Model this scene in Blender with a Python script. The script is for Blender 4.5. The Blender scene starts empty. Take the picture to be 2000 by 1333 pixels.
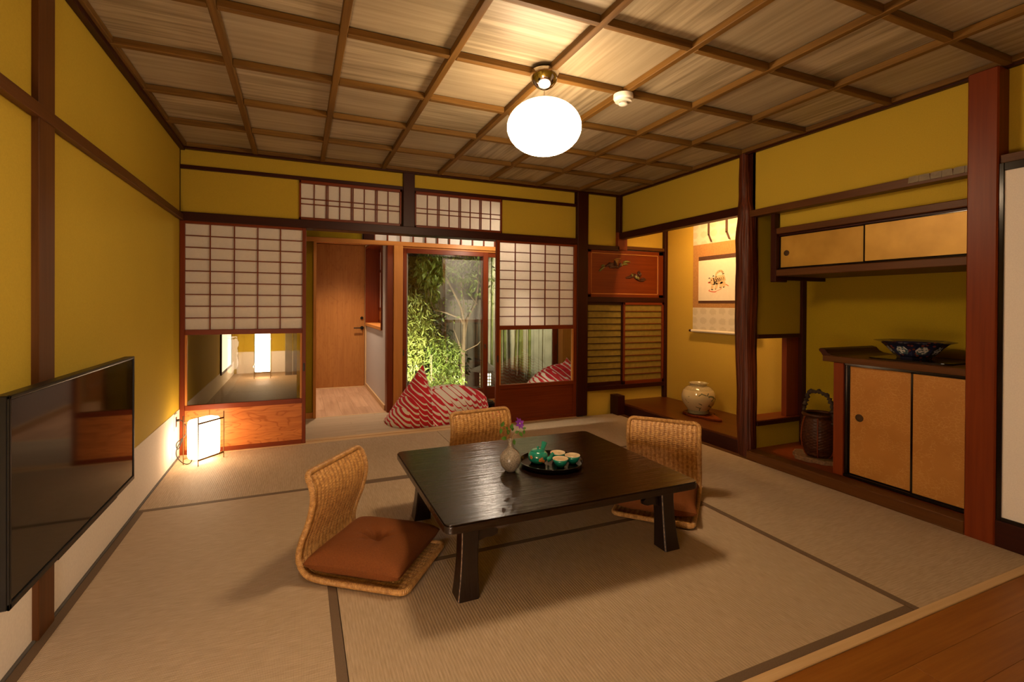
import bpy, bmesh, math, random
from mathutils import Vector, Matrix
random.seed(7)
PI = math.pi
SC = bpy.context.scene
COL = SC.collection

# ------------------------------------------------------------------ camera
cam_data = bpy.data.cameras.new('camera')
cam = bpy.data.objects.new('camera', cam_data)
COL.objects.link(cam)
SC.camera = cam
CAM_H = 1.1131
yaw, pit, rol = 0.410136, -0.004752, 0.005593
fv = Vector((math.sin(yaw)*math.cos(pit), math.cos(yaw)*math.cos(pit), math.sin(pit)))
rv = Vector((math.cos(yaw), -math.sin(yaw), 0))
uv_ = rv.cross(fv)
r2 = rv*math.cos(rol) + uv_*math.sin(rol)
u2 = -rv*math.sin(rol) + uv_*math.cos(rol)
cam.matrix_world = Matrix(((r2.x, u2.x, -fv.x, 0), (r2.y, u2.y, -fv.y, 0), (r2.z, u2.z, -fv.z, CAM_H), (0, 0, 0, 1)))
cam_data.sensor_width = 36.0
cam_data.lens = 956.017*36/2000
cam_data.shift_y = -(666.5-600.22)/2000
cam_data.clip_start = 0.02

# ------------------------------------------------------------------ world, exposure, large lights
w = bpy.data.worlds.new('night'); SC.world = w
w.use_nodes = True
w.node_tree.nodes['Background'].inputs[0].default_value = (0.05, 0.06, 0.08, 1)
w.node_tree.nodes['Background'].inputs[1].default_value = 0.02
SC.view_settings.view_transform = 'Standard'
SC.view_settings.look = 'None'
SC.view_settings.exposure = 0.0
SC.view_settings.gamma = 1.0
SC.view_settings.use_curve_mapping = False
SC.cycles.use_denoising = True
SC.cycles.max_bounces = 10
SC.cycles.diffuse_bounces = 5
SC.cycles.glossy_bounces = 4
SC.cycles.transmission_bounces = 6
SC.cycles.transparent_max_bounces = 12
SC.cycles.sample_clamp_indirect = 4.0
SC.cycles.caustics_reflective = False
SC.cycles.caustics_refractive = False

GLOBE_E = 61.0                      # pendant globe radiance
LANTERN_E = 16.0
PENDANT_C = (1.0, 0.70, 0.415)
WARM_C = (1.0, 0.62, 0.30)

def add_light(name, kind, loc, energy, color, size=0.1, size_y=None, direction=None, spot=None, blend=0.5, parent=None):
    d = bpy.data.lights.new(name, kind)
    d.energy = energy; d.color = color
    if kind == 'AREA':
        d.size = size
        if size_y: d.shape = 'RECTANGLE'; d.size_y = size_y
    else:
        d.shadow_soft_size = size
    if kind == 'SPOT':
        d.spot_size = spot; d.spot_blend = blend
    o = bpy.data.objects.new(name, d); COL.objects.link(o)
    o.location = loc
    if direction is not None:
        o.rotation_euler = Vector(direction).to_track_quat('-Z', 'Y').to_euler()
    return o

tl = add_light('tokonoma_strip_light', 'AREA', (3.160, 3.35, 2.02), 17.0, (1.0, 0.56, 0.22), 0.04, 0.5)
tl.rotation_euler = (0, math.radians(-27), 0)
add_light('vestibule_downlight', 'SPOT', (0.5, 6.05, 2.20), 160.0, (1.0, 0.74, 0.52), 0.05, direction=(0, 0.0, -1), spot=1.58, blend=0.8)
add_light('veranda_downlight', 'POINT', (1.80, 4.60, 1.745), 20.0, (1.0, 0.80, 0.60), 0.012)
add_light('veranda_tilted_spot', 'SPOT', (1.80, 4.598, 1.742), 150.0, (1.0, 0.82, 0.62), 0.03, direction=(0.35, -0.46, -1.745), spot=0.80, blend=1.0)
add_light('veranda_left_fill', 'SPOT', (0.9, 4.75, 2.15), 9.0, (1.0, 0.80, 0.58), 0.05, direction=(0, 0.1, -1), spot=2.2, blend=0.7)  # added fill behind the left screen paper, without a fixture
add_light('near_fill_spot', 'SPOT', (-0.25, 0.75, 2.235), 46.0, (1.0, 0.78, 0.62), 0.05, direction=(-0.50, 0.45, -1), spot=1.9, blend=1.0)  # added fill that brightens the left foreground
add_light('garden_spot', 'SPOT', (1.00, 5.48, 0.25), 240.0, (1.0, 0.90, 0.60), 0.05, direction=(0.42, 0.85, 0.45), spot=2.0, blend=0.9)
add_light('garden_spot', 'SPOT', (2.1, 5.45, -0.2), 230.0, (1.0, 0.86, 0.6), 0.05, direction=(-0.15, 0.7, 1.0), spot=2.2, blend=0.9)
add_light('garden_spot', 'SPOT', (3.7, 7.0, 1.9), 420.0, (1.0, 0.88, 0.62), 0.05, direction=(0.0, 0.8, -0.8), spot=2.4, blend=0.9)

# ------------------------------------------------------------------ materials
MATS = {}
def L(r, g, b):       # sRGB 0-255 to linear
    f = lambda c: (c/255/12.92) if c/255 <= 0.04045 else ((c/255+0.055)/1.055)**2.4
    return (f(r), f(g), f(b), 1)

def newmat(name):
    m = bpy.data.materials.new(name); m.use_nodes = True
    nt = m.node_tree
    b = nt.nodes['Principled BSDF']
    MATS[name] = m
    return m, nt, b

def N(nt, t, **kw):
    n = nt.nodes.new(t)
    for k, v in kw.items():
        if k.startswith('i_'):
            key = k[2:]
            key = int(key) if key.isdigit() else key.replace('_', ' ')
            n.inputs[key].default_value = v
        else: setattr(n, k, v)
    return n

def math_(nt, op, a, b=None, c=None):
    n = nt.nodes.new('ShaderNodeMath'); n.operation = op
    for i, v in enumerate((a, b, c)):
        if v is None: continue
        if isinstance(v, (int, float)): n.inputs[i].default_value = v
        else: nt.links.new(v, n.inputs[i])
    return n.outputs[0]

def ramp(nt, fac, stops):
    r = nt.nodes.new('ShaderNodeValToRGB')
    els = r.color_ramp.elements
    while len(els) < len(stops): els.new(0.5)
    for e, (p, c) in zip(els, stops): e.position = p; e.color = c
    nt.links.new(fac, r.inputs[0])
    return r.outputs[0]

def coords(nt, scale, rnd=True, kind='Object'):
    tc = nt.nodes.new('ShaderNodeTexCoord')
    mp = nt.nodes.new('ShaderNodeMapping'); mp.inputs['Scale'].default_value = scale
    src = tc.outputs[kind]
    if rnd:
        oi = nt.nodes.new('ShaderNodeObjectInfo')
        m = math_(nt, 'MULTIPLY', oi.outputs['Random'], 17.0)
        va = nt.nodes.new('ShaderNodeVectorMath'); va.operation = 'ADD'
        nt.links.new(src, va.inputs[0]); nt.links.new(m, va.inputs[1]); src = va.outputs[0]
    nt.links.new(src, mp.inputs['Vector'])
    return mp.outputs[0]

def bump(nt, b, h, strength=0.3, dist=0.01):
    bn = nt.nodes.new('ShaderNodeBump'); bn.inputs['Strength'].default_value = strength
    bn.inputs['Distance'].default_value = dist
    nt.links.new(h, bn.inputs['Height']); nt.links.new(bn.outputs[0], b.inputs['Normal'])

def plain(name, c, rough=0.6, metal=0.0, var=0.08, nscale=30, bumps=0.0, emit=None, estr=0, spec=0.5, coat=0):
    m, nt, b = newmat(name)
    v = coords(nt, (nscale,)*3)
    n = N(nt, 'ShaderNodeTexNoise', i_Scale=1.0, i_Detail=4.0); nt.links.new(v, n.inputs['Vector'])
    c2 = tuple(x*(1-var*2) for x in c[:3])+(1,)
    c3 = tuple(min(1, x*(1+var)) for x in c[:3])+(1,)
    nt.links.new(ramp(nt, n.outputs['Fac'], [(0.3, c2), (0.7, c3)]), b.inputs['Base Color'])
    b.inputs['Roughness'].default_value = rough; b.inputs['Metallic'].default_value = metal
    b.inputs['Specular IOR Level'].default_value = spec
    b.inputs['Coat Weight'].default_value = coat
    if bumps: bump(nt, b, n.outputs['Fac'], bumps, 0.004)
    if emit:
        b.inputs['Emission Color'].default_value = tuple(emit[:3])+(1,); b.inputs['Emission Strength'].default_value = estr
    return m

def wood(name, c1, c2, axis, rough=0.45, fine=60, rings=0.0, contrast=1.0, spec=0.22, bumps=0.08, coat=0.0):
    """grain runs along the given axis; rings>0 adds cathedral figure"""
    m, nt, b = newmat(name)
    s = [fine, fine, fine]; s['xyz'.index(axis)] = fine*0.035
    v = coords(nt, tuple(s))
    n = N(nt, 'ShaderNodeTexNoise', i_Scale=1.0, i_Detail=5.0, i_Roughness=0.6); nt.links.new(v, n.inputs['Vector'])
    s2 = [6.0, 6.0, 6.0]; s2['xyz'.index(axis)] = 1.5 if rings else 1.1
    v2 = coords(nt, tuple(s2))
    n2 = N(nt, 'ShaderNodeTexNoise', i_Scale=1.0, i_Detail=3.0, i_Distortion=0.6); nt.links.new(v2, n2.inputs['Vector'])
    f = math_(nt, 'ADD', math_(nt, 'MULTIPLY', n.outputs['Fac'], 0.6), math_(nt, 'MULTIPLY', n2.outputs['Fac'], 0.4))
    if rings:
        r = math_(nt, 'SUBTRACT', 1.0, math_(nt, 'ABSOLUTE', math_(nt, 'SINE', math_(nt, 'MULTIPLY', n2.outputs['Fac'], 42.0))))
        f = math_(nt, 'SUBTRACT', f, math_(nt, 'MULTIPLY', math_(nt, 'POWER', r, 5.0), rings*0.42))
    lo = 0.5-0.22/contrast; hi = 0.5+0.22/contrast
    nt.links.new(ramp(nt, f, [(lo, c1), (hi, c2)]), b.inputs['Base Color'])
    b.inputs['Roughness'].default_value = rough; b.inputs['Specular IOR Level'].default_value = spec
    b.inputs['Coat Weight'].default_value = coat; b.inputs['Coat Roughness'].default_value = 0.25
    bump(nt, b, n.outputs['Fac'], bumps, 0.003)
    return m

def wood3(base, c1, c2, **kw):
    for a in 'xyz': wood(base+'_'+a, c1, c2, a, **kw)

wood3('darkwood', (0.018, 0.0025, 0.0006, 1), (0.042, 0.0065, 0.0015, 1), rough=0.42)
wood3('redwood', (0.105, 0.014, 0.0018, 1), (0.20, 0.036, 0.005, 1), rough=0.4)
wood3('midwood', (0.060, 0.019, 0.003, 1), (0.115, 0.042, 0.009, 1), rough=0.45)
wood3('tokoboard', (0.060, 0.014, 0.002, 1), (0.13, 0.036, 0.006, 1), rough=0.32)
wood3('batten', (0.080, 0.037, 0.006, 1), (0.20, 0.100, 0.020, 1), rough=0.6, fine=45, contrast=1.4)
wood3('orangewood', (0.40, 0.15, 0.03, 1), (0.56, 0.235, 0.06, 1), rough=0.42)
wood3('lightwood', (0.50, 0.33, 0.16, 1), (0.66, 0.46, 0.25, 1), rough=0.5)
wood3('floorwood', (0.20, 0.068, 0.011, 1), (0.31, 0.120, 0.021, 1), rough=0.36, contrast=1.3)
wood3('boardfig', (0.34, 0.095, 0.018, 1), (0.62, 0.22, 0.055, 1), rough=0.36, rings=0.9)
wood3('doorfig', (0.30, 0.115, 0.028, 1), (0.44, 0.19, 0.05, 1), rough=0.42, rings=0.4)
wood3('verandawood', (0.34, 0.255, 0.16, 1), (0.50, 0.385, 0.26, 1), rough=0.4, fine=40)
wood3('vestwood', (0.36, 0.21, 0.12, 1), (0.58, 0.36, 0.22, 1), rough=0.4, fine=35, contrast=1.3)
wood('table_top', (0.004, 0.0015, 0.0006, 1), (0.014, 0.005, 0.002, 1), 'x', rough=0.20, fine=42, contrast=1.3, spec=0.6, bumps=1.0)
wood3('tablewood', (0.003, 0.001, 0.0006, 1), (0.012, 0.004, 0.0015, 1), rough=0.32, spec=0.5, bumps=0.35)
for nm, ax, ct in (('ceil_x_strong', 'x', 2.6), ('ceil_x_faint', 'x', 1.1), ('ceil_y_strong', 'y', 2.6), ('ceil_y_faint', 'y', 1.1)):
    wood(nm, (0.21, 0.165, 0.095, 1), (0.43, 0.355, 0.235, 1), ax, rough=0.5, fine=38, contrast=ct, spec=0.6, bumps=0.12)

def plaster(name, c, s=160, var=0.05):
    m, nt, b = newmat(name)
    v = coords(nt, (1, 1, 1), rnd=False)
    n = N(nt, 'ShaderNodeTexNoise', i_Scale=float(s), i_Detail=3.0); nt.links.new(v, n.inputs['Vector'])
    n2 = N(nt, 'ShaderNodeTexNoise', i_Scale=1.5, i_Detail=2.0); nt.links.new(v, n2.inputs['Vector'])
    f = math_(nt, 'ADD', math_(nt, 'MULTIPLY', n.outputs['Fac'], 0.6), math_(nt, 'MULTIPLY', n2.outputs['Fac'], 0.4))
    nt.links.new(ramp(nt, f, [(0.35, tuple(x*(1-var) for x in c)+(1,)), (0.65, tuple(min(1, x*(1+var)) for x in c)+(1,))]), b.inputs['Base Color'])
    b.inputs['Roughness'].default_value = 0.9; b.inputs['Specular IOR Level'].default_value = 0.15
    bump(nt, b, n.outputs['Fac'], 0.25, 0.002)
    return m
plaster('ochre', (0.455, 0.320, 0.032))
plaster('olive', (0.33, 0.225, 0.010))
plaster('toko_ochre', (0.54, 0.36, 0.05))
plaster('washi_white', (0.74, 0.68, 0.60), 90)
plaster('grey_plaster', (0.52, 0.49, 0.47), 120)
plaster('fusuma_white', (0.78, 0.74, 0.70), 200)
plain('lacquer', (0.006, 0.003, 0.002, 1), 0.14, spec=0.4)
plain('black_plastic', (0.006, 0.005, 0.004, 1), 0.35, spec=0.25)
plain('dark_iron', (0.03, 0.027, 0.024, 1), 0.45, 0.6)
plain('bronze', (0.10, 0.06, 0.03, 1), 0.45, 0.8)
plain('chrome', (0.62, 0.58, 0.52, 1), 0.10, 1.0, var=0.01)
plain('white_plastic', (0.78, 0.74, 0.66, 1), 0.35, var=0.01)
plain('ivory', (0.62, 0.50, 0.33, 1), 0.35)
plain('heri', (0.13, 0.082, 0.045, 1), 0.75, nscale=300)
plain('brown_cloth', (0.165, 0.052, 0.013, 1), 0.85, nscale=220, bumps=0.25, spec=0.15)
plain('stone', (0.13, 0.11, 0.085, 1), 0.85, nscale=12, bumps=0.6)
plain('soil', (0.05, 0.04, 0.028, 1), 0.95, nscale=20, bumps=0.5)
plain('bark', (0.26, 0.19, 0.12, 1), 0.85, nscale=40, bumps=0.6)
plain('worn', (0.30, 0.20, 0.13, 1), 0.5, nscale=90, var=0.4)
plain('slice', (0.15, 0.075, 0.028, 1), 0.7, nscale=60, var=0.25, bumps=0.5)
plain('dark_bark', (0.030, 0.014, 0.005, 1), 0.8, nscale=40, bumps=0.6)
plain('bamboo_green', (0.16, 0.18, 0.05, 1), 0.45, nscale=20)
plain('cane', (0.45, 0.33, 0.12, 1), 0.5, nscale=20)
plain('brown_grass', (0.14, 0.07, 0.03, 1), 0.7)
plain('dark_leaf', (0.020, 0.040, 0.010, 1), 0.5)
plain('moss', (0.06, 0.08, 0.03, 1), 0.9)
plain('teal_glaze', (0.010, 0.23, 0.165, 1), 0.12, spec=0.6, coat=0.6, nscale=15)
plain('cream_glaze', (0.66, 0.55, 0.38, 1), 0.15, coat=0.5)
plain('orange_glaze', (0.62, 0.20, 0.05, 1), 0.2)
plain('red_paint', (0.40, 0.03, 0.02, 1), 0.3)
plain('purple_petal', (0.19, 0.025, 0.36, 1), 0.5, var=0.15, nscale=90)
plain('green_leaf', (0.075, 0.22, 0.022, 1), 0.5, var=0.2)
plain('pink_petal', (0.62, 0.22, 0.12, 1), 0.5)
plain('stem', (0.30, 0.20, 0.08, 1), 0.6)
plain('cable', (0.02, 0.018, 0.016, 1), 0.4)
plain('brocade_brown', (0.40, 0.20, 0.06, 1), 0.8, nscale=60)
plain('brocade_dark', (0.085, 0.032, 0.014, 1), 0.7, nscale=220, var=0.3)
plain('paper_art', (0.74, 0.66, 0.52, 1), 0.85, var=0.02)
plain('ink', (0.03, 0.022, 0.016, 1), 0.8)
plain('tiger_tan', (0.66, 0.47, 0.25, 1), 0.8)
plain('vermilion', (0.62, 0.10, 0.035, 1), 0.8)
plain('gilt_green', (0.16, 0.15, 0.03, 1), 0.45)
plain('gilt', (0.42, 0.26, 0.05, 1), 0.4)
plain('carved_dark', (0.06, 0.016, 0.006, 1), 0.5)
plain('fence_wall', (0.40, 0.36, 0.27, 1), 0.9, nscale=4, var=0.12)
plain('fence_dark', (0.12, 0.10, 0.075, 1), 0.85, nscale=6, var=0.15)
plain('plain_grey', (0.10, 0.09, 0.08, 1), 0.9)
MATS['strip_grey'] = MATS['plain_grey']  # even grey for the strip along the left wall foot

def emitter(name, c, s):
    m, nt, b = newmat(name)
    b.inputs['Base Color'].default_value = (0.8, 0.75, 0.7, 1)
    b.inputs['Emission Color'].default_value = tuple(c)+(1,); b.inputs['Emission Strength'].default_value = s
    return m
emitter('globe_glow', PENDANT_C, GLOBE_E)
emitter('lantern_glow', (1.0, 0.68, 0.40), LANTERN_E)
emitter('floor_lamp_glow', (1.0, 0.74, 0.54), 8.0)
emitter('near_fill_glow', (1.0, 0.76, 0.56), 44.0)  # glow of the added fill lantern beside the camera
emitter('window_glow', (1.0, 0.80, 0.62), 1.3)
emitter('led_glow', (1.0, 0.93, 0.80), 30.0)
emitter('garden_glow', (1.0, 0.86, 0.52), 9.0)

nt = MATS['globe_glow'].node_tree; b = nt.nodes['Principled BSDF']
tc = nt.nodes.new('ShaderNodeTexCoord'); sep = nt.nodes.new('ShaderNodeSeparateXYZ'); nt.links.new(tc.outputs['Object'], sep.inputs[0])
mr = nt.nodes.new('ShaderNodeMapRange'); mr.inputs['From Min'].default_value = 0.10; mr.inputs['From Max'].default_value = 0.265
mr.inputs['To Min'].default_value = GLOBE_E; mr.inputs['To Max'].default_value = GLOBE_E*0.10     # glow dimmed towards the top so the ceiling stays darker
nt.links.new(sep.outputs[2], mr.inputs[0]); nt.links.new(mr.outputs[0], b.inputs['Emission Strength'])
# translucent shoji paper
m, nt, b = newmat('shoji_paper')
v = coords(nt, (1, 1, 1)); n = N(nt, 'ShaderNodeTexNoise', i_Scale=60.0, i_Detail=4.0); nt.links.new(v, n.inputs['Vector'])
colo = ramp(nt, n.outputs['Fac'], [(0.3, (0.84, 0.81, 0.77, 1)), (0.7, (0.90, 0.87, 0.83, 1))])
nt.links.new(colo, b.inputs['Base Color']); b.inputs['Roughness'].default_value = 0.9; b.inputs['Specular IOR Level'].default_value = 0.1
tr = nt.nodes.new('ShaderNodeBsdfTranslucent'); tr.inputs[0].default_value = (0.9, 0.86, 0.80, 1)
mx = nt.nodes.new('ShaderNodeMixShader'); mx.inputs[0].default_value = 0.38
nt.links.new(b.outputs[0], mx.inputs[1]); nt.links.new(tr.outputs[0], mx.inputs[2])
nt.links.new(mx.outputs[0], nt.nodes['Material Output'].inputs[0])
# dark olive paper of the alcove lattice
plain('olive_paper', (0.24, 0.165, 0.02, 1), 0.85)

def glass(name, refl_mul, tint, wav=0.0, base=0.04):
    m, nt, b = newmat(name)
    nt.nodes.remove(b)
    tb = nt.nodes.new('ShaderNodeBsdfTransparent'); tb.inputs[0].default_value = tint
    gl = nt.nodes.new('ShaderNodeBsdfGlossy'); gl.inputs['Roughness'].default_value = 0.005
    gl.inputs[0].default_value = (1, 1, 1, 1)
    ge = nt.nodes.new('ShaderNodeNewGeometry'); dp = nt.nodes.new('ShaderNodeVectorMath'); dp.operation = 'DOT_PRODUCT'
    nt.links.new(ge.outputs['Normal'], dp.inputs[0]); nt.links.new(ge.outputs['Incoming'], dp.inputs[1])
    c_ = math_(nt, 'SUBTRACT', 1.0, math_(nt, 'ABSOLUTE', dp.outputs['Value']))
    fr = math_(nt, 'ADD', 0.04, math_(nt, 'MULTIPLY', math_(nt, 'POWER', c_, 5.0), 0.96))
    f = math_(nt, 'MINIMUM', math_(nt, 'ADD', math_(nt, 'MULTIPLY', fr, refl_mul), base), 1.0)
    mx = nt.nodes.new('ShaderNodeMixShader')
    nt.links.new(f, mx.inputs[0]); nt.links.new(tb.outputs[0], mx.inputs[1]); nt.links.new(gl.outputs[0], mx.inputs[2])
    nt.links.new(mx.outputs[0], nt.nodes['Material Output'].inputs[0])
    if wav:
        v = coords(nt, (1, 1, 0.6)); n = N(nt, 'ShaderNodeTexNoise', i_Scale=14.0, i_Detail=2.0); nt.links.new(v, n.inputs['Vector'])
        bn = nt.nodes.new('ShaderNodeBump'); bn.inputs['Strength'].default_value = wav; bn.inputs['Distance'].default_value = 0.004
        nt.links.new(n.outputs['Fac'], bn.inputs['Height']); nt.links.new(bn.outputs[0], gl.inputs['Normal'])
    return m
glass('clear_glass', 1.6, (0.93, 0.95, 0.93, 1))
glass('old_glass', 1.0, (0.90, 0.88, 0.78, 1), 0.06, 0.0)
glass('frosted', 1.0, (0.7, 0.72, 0.72, 1))

m, nt, b = newmat('tv_screen')
b.inputs['Base Color'].default_value = (0.002, 0.0012, 0.0008, 1); b.inputs['Roughness'].default_value = 0.06
b.inputs['Specular IOR Level'].default_value = 0.5; b.inputs['IOR'].default_value = 1.5

# tatami weave: fine ribs across the mat, two directions
def tatami(name, axis):
    m, nt, b = newmat(name)
    s = [1, 1, 1]
    tc = nt.nodes.new('ShaderNodeTexCoord'); sep = nt.nodes.new('ShaderNodeSeparateXYZ'); nt.links.new(tc.outputs['Object'], sep.inputs[0])
    a, o = ('X', 'Y') if axis == 'x' else ('Y', 'X')
    rib = math_(nt, 'SINE', math_(nt, 'MULTIPLY', sep.outputs[a], 2*PI/0.0108))
    thr = math_(nt, 'SINE', math_(nt, 'MULTIPLY', sep.outputs[o], 2*PI/0.0045))
    sc = [18, 18, 18]; sc['xyz'.index(axis)] = 300
    v = coords(nt, tuple(sc)); n = N(nt, 'ShaderNodeTexNoise', i_Scale=1.0, i_Detail=3.0); nt.links.new(v, n.inputs['Vector'])
    f = math_(nt, 'ADD', math_(nt, 'MULTIPLY', rib, 0.055), math_(nt, 'ADD', math_(nt, 'MULTIPLY', thr, 0.06), n.outputs['Fac']))
    nt.links.new(ramp(nt, f, [(0.3, (0.335, 0.248, 0.155, 1)), (0.7, (0.455, 0.345, 0.235, 1))]), b.inputs['Base Color'])
    b.inputs['Roughness'].default_value = 0.62; b.inputs['Specular IOR Level'].default_value = 0.3
    bump(nt, b, math_(nt, 'ADD', math_(nt, 'MULTIPLY', rib, 0.5), math_(nt, 'MULTIPLY', thr, 0.35)), 0.35, 0.0015)
tatami('tatami_x', 'x'); tatami('tatami_y', 'y')

# gold paper doors
def gold(name, c1, c2, metal, rough, pat):
    m, nt, b = newmat(name)
    v = coords(nt, (1, 1, 1), rnd=False)
    n = N(nt, 'ShaderNodeTexNoise', i_Scale=5.0, i_Detail=4.0); nt.links.new(v, n.inputs['Vector'])
    base = ramp(nt, n.outputs['Fac'], [(0.3, c1), (0.7, c2)])
    if pat:
        n3 = N(nt, 'ShaderNodeTexVoronoi', feature='DISTANCE_TO_EDGE', i_Scale=42.0)
        v3 = coords(nt, (1, 1, 1.8), rnd=False); nt.links.new(v3, n3.inputs['Vector'])
        e = math_(nt, 'LESS_THAN', n3.outputs[0], 0.05)
        n4 = N(nt, 'ShaderNodeTexNoise', i_Scale=9.0, i_Detail=2.0); nt.links.new(v, n4.inputs['Vector'])
        e = math_(nt, 'MULTIPLY', e, math_(nt, 'GREATER_THAN', n4.outputs['Fac'], 0.46))
        mix = nt.nodes.new('ShaderNodeMix'); mix.data_type = 'RGBA'
        nt.links.new(math_(nt, 'MULTIPLY', e, 0.28), mix.inputs[0]); nt.links.new(base, mix.inputs[6]); mix.inputs[7].default_value = pat
        base = mix.outputs[2]
    nt.links.new(base, b.inputs['Base Color'])
    b.inputs['Roughness'].default_value = rough; b.inputs['Metallic'].default_value = metal
gold('gold_leaf', (0.38, 0.20, 0.02, 1), (0.56, 0.32, 0.05, 1), 0.3, 0.42, None)
gold('gold_pattern', (0.38, 0.155, 0.022, 1), (0.46, 0.20, 0.035, 1), 0.1, 0.55, (0.62, 0.36, 0.10, 1))

# rattan
def rattan(name, wrap):
    m, nt, b = newmat(name)
    tc = nt.nodes.new('ShaderNodeTexCoord'); sep = nt.nodes.new('ShaderNodeSeparateXYZ'); nt.links.new(tc.outputs['UV'], sep.inputs[0])
    v = coords(nt, (60, 60, 60)); n = N(nt, 'ShaderNodeTexNoise', i_Scale=1.0, i_Detail=3.0); nt.links.new(v, n.inputs['Vector'])
    if wrap:
        s = math_(nt, 'SINE', math_(nt, 'MULTIPLY', sep.outputs[0], 2*PI/0.0052))
        f = math_(nt, 'ADD', math_(nt, 'MULTIPLY', s, 0.13), n.outputs['Fac'])
        bump(nt, b, s, 0.6, 0.0012)
    else:
        s1 = math_(nt, 'SINE', math_(nt, 'MULTIPLY', sep.outputs[0], 2*PI*15))
        f = math_(nt, 'ADD', math_(nt, 'MULTIPLY', s1, 0.12), n.outputs['Fac'])
    nt.links.new(ramp(nt, f, [(0.28, (0.30, 0.135, 0.035, 1)), (0.72, (0.60, 0.34, 0.115, 1))]), b.inputs['Base Color'])
    b.inputs['Roughness'].default_value = 0.4; b.inputs['Specular IOR Level'].default_value = 0.5
rattan('rattan_wrap', True); rattan('rattan_weave', False)

# red and white bean bag cloth: stepped wavy bands
m, nt, b = newmat('wave_cloth')
tc = nt.nodes.new('ShaderNodeTexCoord'); sep = nt.nodes.new('ShaderNodeSeparateXYZ'); nt.links.new(tc.outputs['Object'], sep.inputs[0])
X_, Y_, Z_ = sep.outputs[0], sep.outputs[1], sep.outputs[2]
u_ = math_(nt, 'ADD', math_(nt, 'MULTIPLY', X_, 0.9), math_(nt, 'MULTIPLY', Y_, 0.35))
v_ = math_(nt, 'ADD', math_(nt, 'MULTIPLY', X_, 0.62), math_(nt, 'ADD', math_(nt, 'MULTIPLY', Z_, 1.0), math_(nt, 'MULTIPLY', Y_, -0.25)))
tri = math_(nt, 'PINGPONG', math_(nt, 'MULTIPLY', u_, 15.0), 1.0)
tri2 = math_(nt, 'MULTIPLY', math_(nt, 'SUBTRACT', math_(nt, 'FRACT', math_(nt, 'MULTIPLY', u_, 11.0)), 0.5), 0.55)
colf = math_(nt, 'FRACT', math_(nt, 'MULTIPLY', u_, 16.0)); coli = math_(nt, 'FLOOR', math_(nt, 'MULTIPLY', u_, 16.0))
arc = math_(nt, 'MULTIPLY', math_(nt, 'SINE', math_(nt, 'MULTIPLY', colf, PI)), 0.38)
step = math_(nt, 'MULTIPLY', math_(nt, 'SINE', math_(nt, 'MULTIPLY', coli, 1.9)), 0.22)
ph = math_(nt, 'ADD', math_(nt, 'MULTIPLY', v_, 21.0), math_(nt, 'ADD', arc, step))
fr_ = math_(nt, 'FRACT', ph)
thr = math_(nt, 'ADD', 0.52, math_(nt, 'MULTIPLY', math_(nt, 'SINE', math_(nt, 'MULTIPLY', coli, 0.62)), 0.27))
red = math_(nt, 'GREATER_THAN', fr_, thr)
mix = nt.nodes.new('ShaderNodeMix'); mix.data_type = 'RGBA'
nt.links.new(red, mix.inputs[0]); mix.inputs[6].default_value = (0.70, 0.64, 0.54, 1); mix.inputs[7].default_value = (0.50, 0.006, 0.018, 1)
nt.links.new(mix.outputs[2], b.inputs['Base Color']); b.inputs['Roughness'].default_value = 0.85

# leaves with some translucency
def leafmat(name, c1, c2):
    m, nt, b = newmat(name)
    v = coords(nt, (9, 9, 9)); n = N(nt, 'ShaderNodeTexNoise', i_Scale=1.0, i_Detail=3.0); nt.links.new(v, n.inputs['Vector'])
    c = ramp(nt, n.outputs['Fac'], [(0.3, c1), (0.7, c2)])
    nt.links.new(c, b.inputs['Base Color']); b.inputs['Roughness'].default_value = 0.5
    tr = nt.nodes.new('ShaderNodeBsdfTranslucent'); nt.links.new(c, tr.inputs[0])
    mx = nt.nodes.new('ShaderNodeMixShader'); mx.inputs[0].default_value = 0.3
    nt.links.new(b.outputs[0], mx.inputs[1]); nt.links.new(tr.outputs[0], mx.inputs[2]); nt.links.new(mx.outputs[0], nt.nodes['Material Output'].inputs[0])
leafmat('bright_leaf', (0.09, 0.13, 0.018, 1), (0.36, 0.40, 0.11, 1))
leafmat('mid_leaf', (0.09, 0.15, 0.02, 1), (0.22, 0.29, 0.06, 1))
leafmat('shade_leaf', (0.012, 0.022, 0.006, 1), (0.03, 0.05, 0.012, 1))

# jar glaze with blue-green scroll painting
m, nt, b = newmat('jar_glaze')
v = coords(nt, (1, 1, 1), rnd=False)
n = N(nt, 'ShaderNodeTexVoronoi', feature='DISTANCE_TO_EDGE', i_Scale=13.0); nt.links.new(v, n.inputs['Vector'])
n2 = N(nt, 'ShaderNodeTexNoise', i_Scale=9.0, i_Detail=1.0); nt.links.new(v, n2.inputs['Vector'])
e = math_(nt, 'MULTIPLY', math_(nt, 'LESS_THAN', n.outputs[0], 0.055), math_(nt, 'GREATER_THAN', n2.outputs['Fac'], 0.52))
tc = nt.nodes.new('ShaderNodeTexCoord'); sep = nt.nodes.new('ShaderNodeSeparateXYZ'); nt.links.new(tc.outputs['Object'], sep.inputs[0])
e = math_(nt, 'MULTIPLY', e, math_(nt, 'LESS_THAN', sep.outputs[2], 0.20))
n5 = N(nt, 'ShaderNodeTexNoise', i_Scale=80.0, i_Detail=1.0); nt.links.new(v, n5.inputs['Vector'])
foot = math_(nt, 'MULTIPLY', math_(nt, 'LESS_THAN', sep.outputs[2], 0.035), math_(nt, 'ADD', 0.35, math_(nt, 'MULTIPLY', n5.outputs['Fac'], 0.4)))
neck = math_(nt, 'MULTIPLY', math_(nt, 'GREATER_THAN', sep.outputs[2], 0.215), math_(nt, 'MULTIPLY', n5.outputs['Fac'], 0.55))
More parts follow.
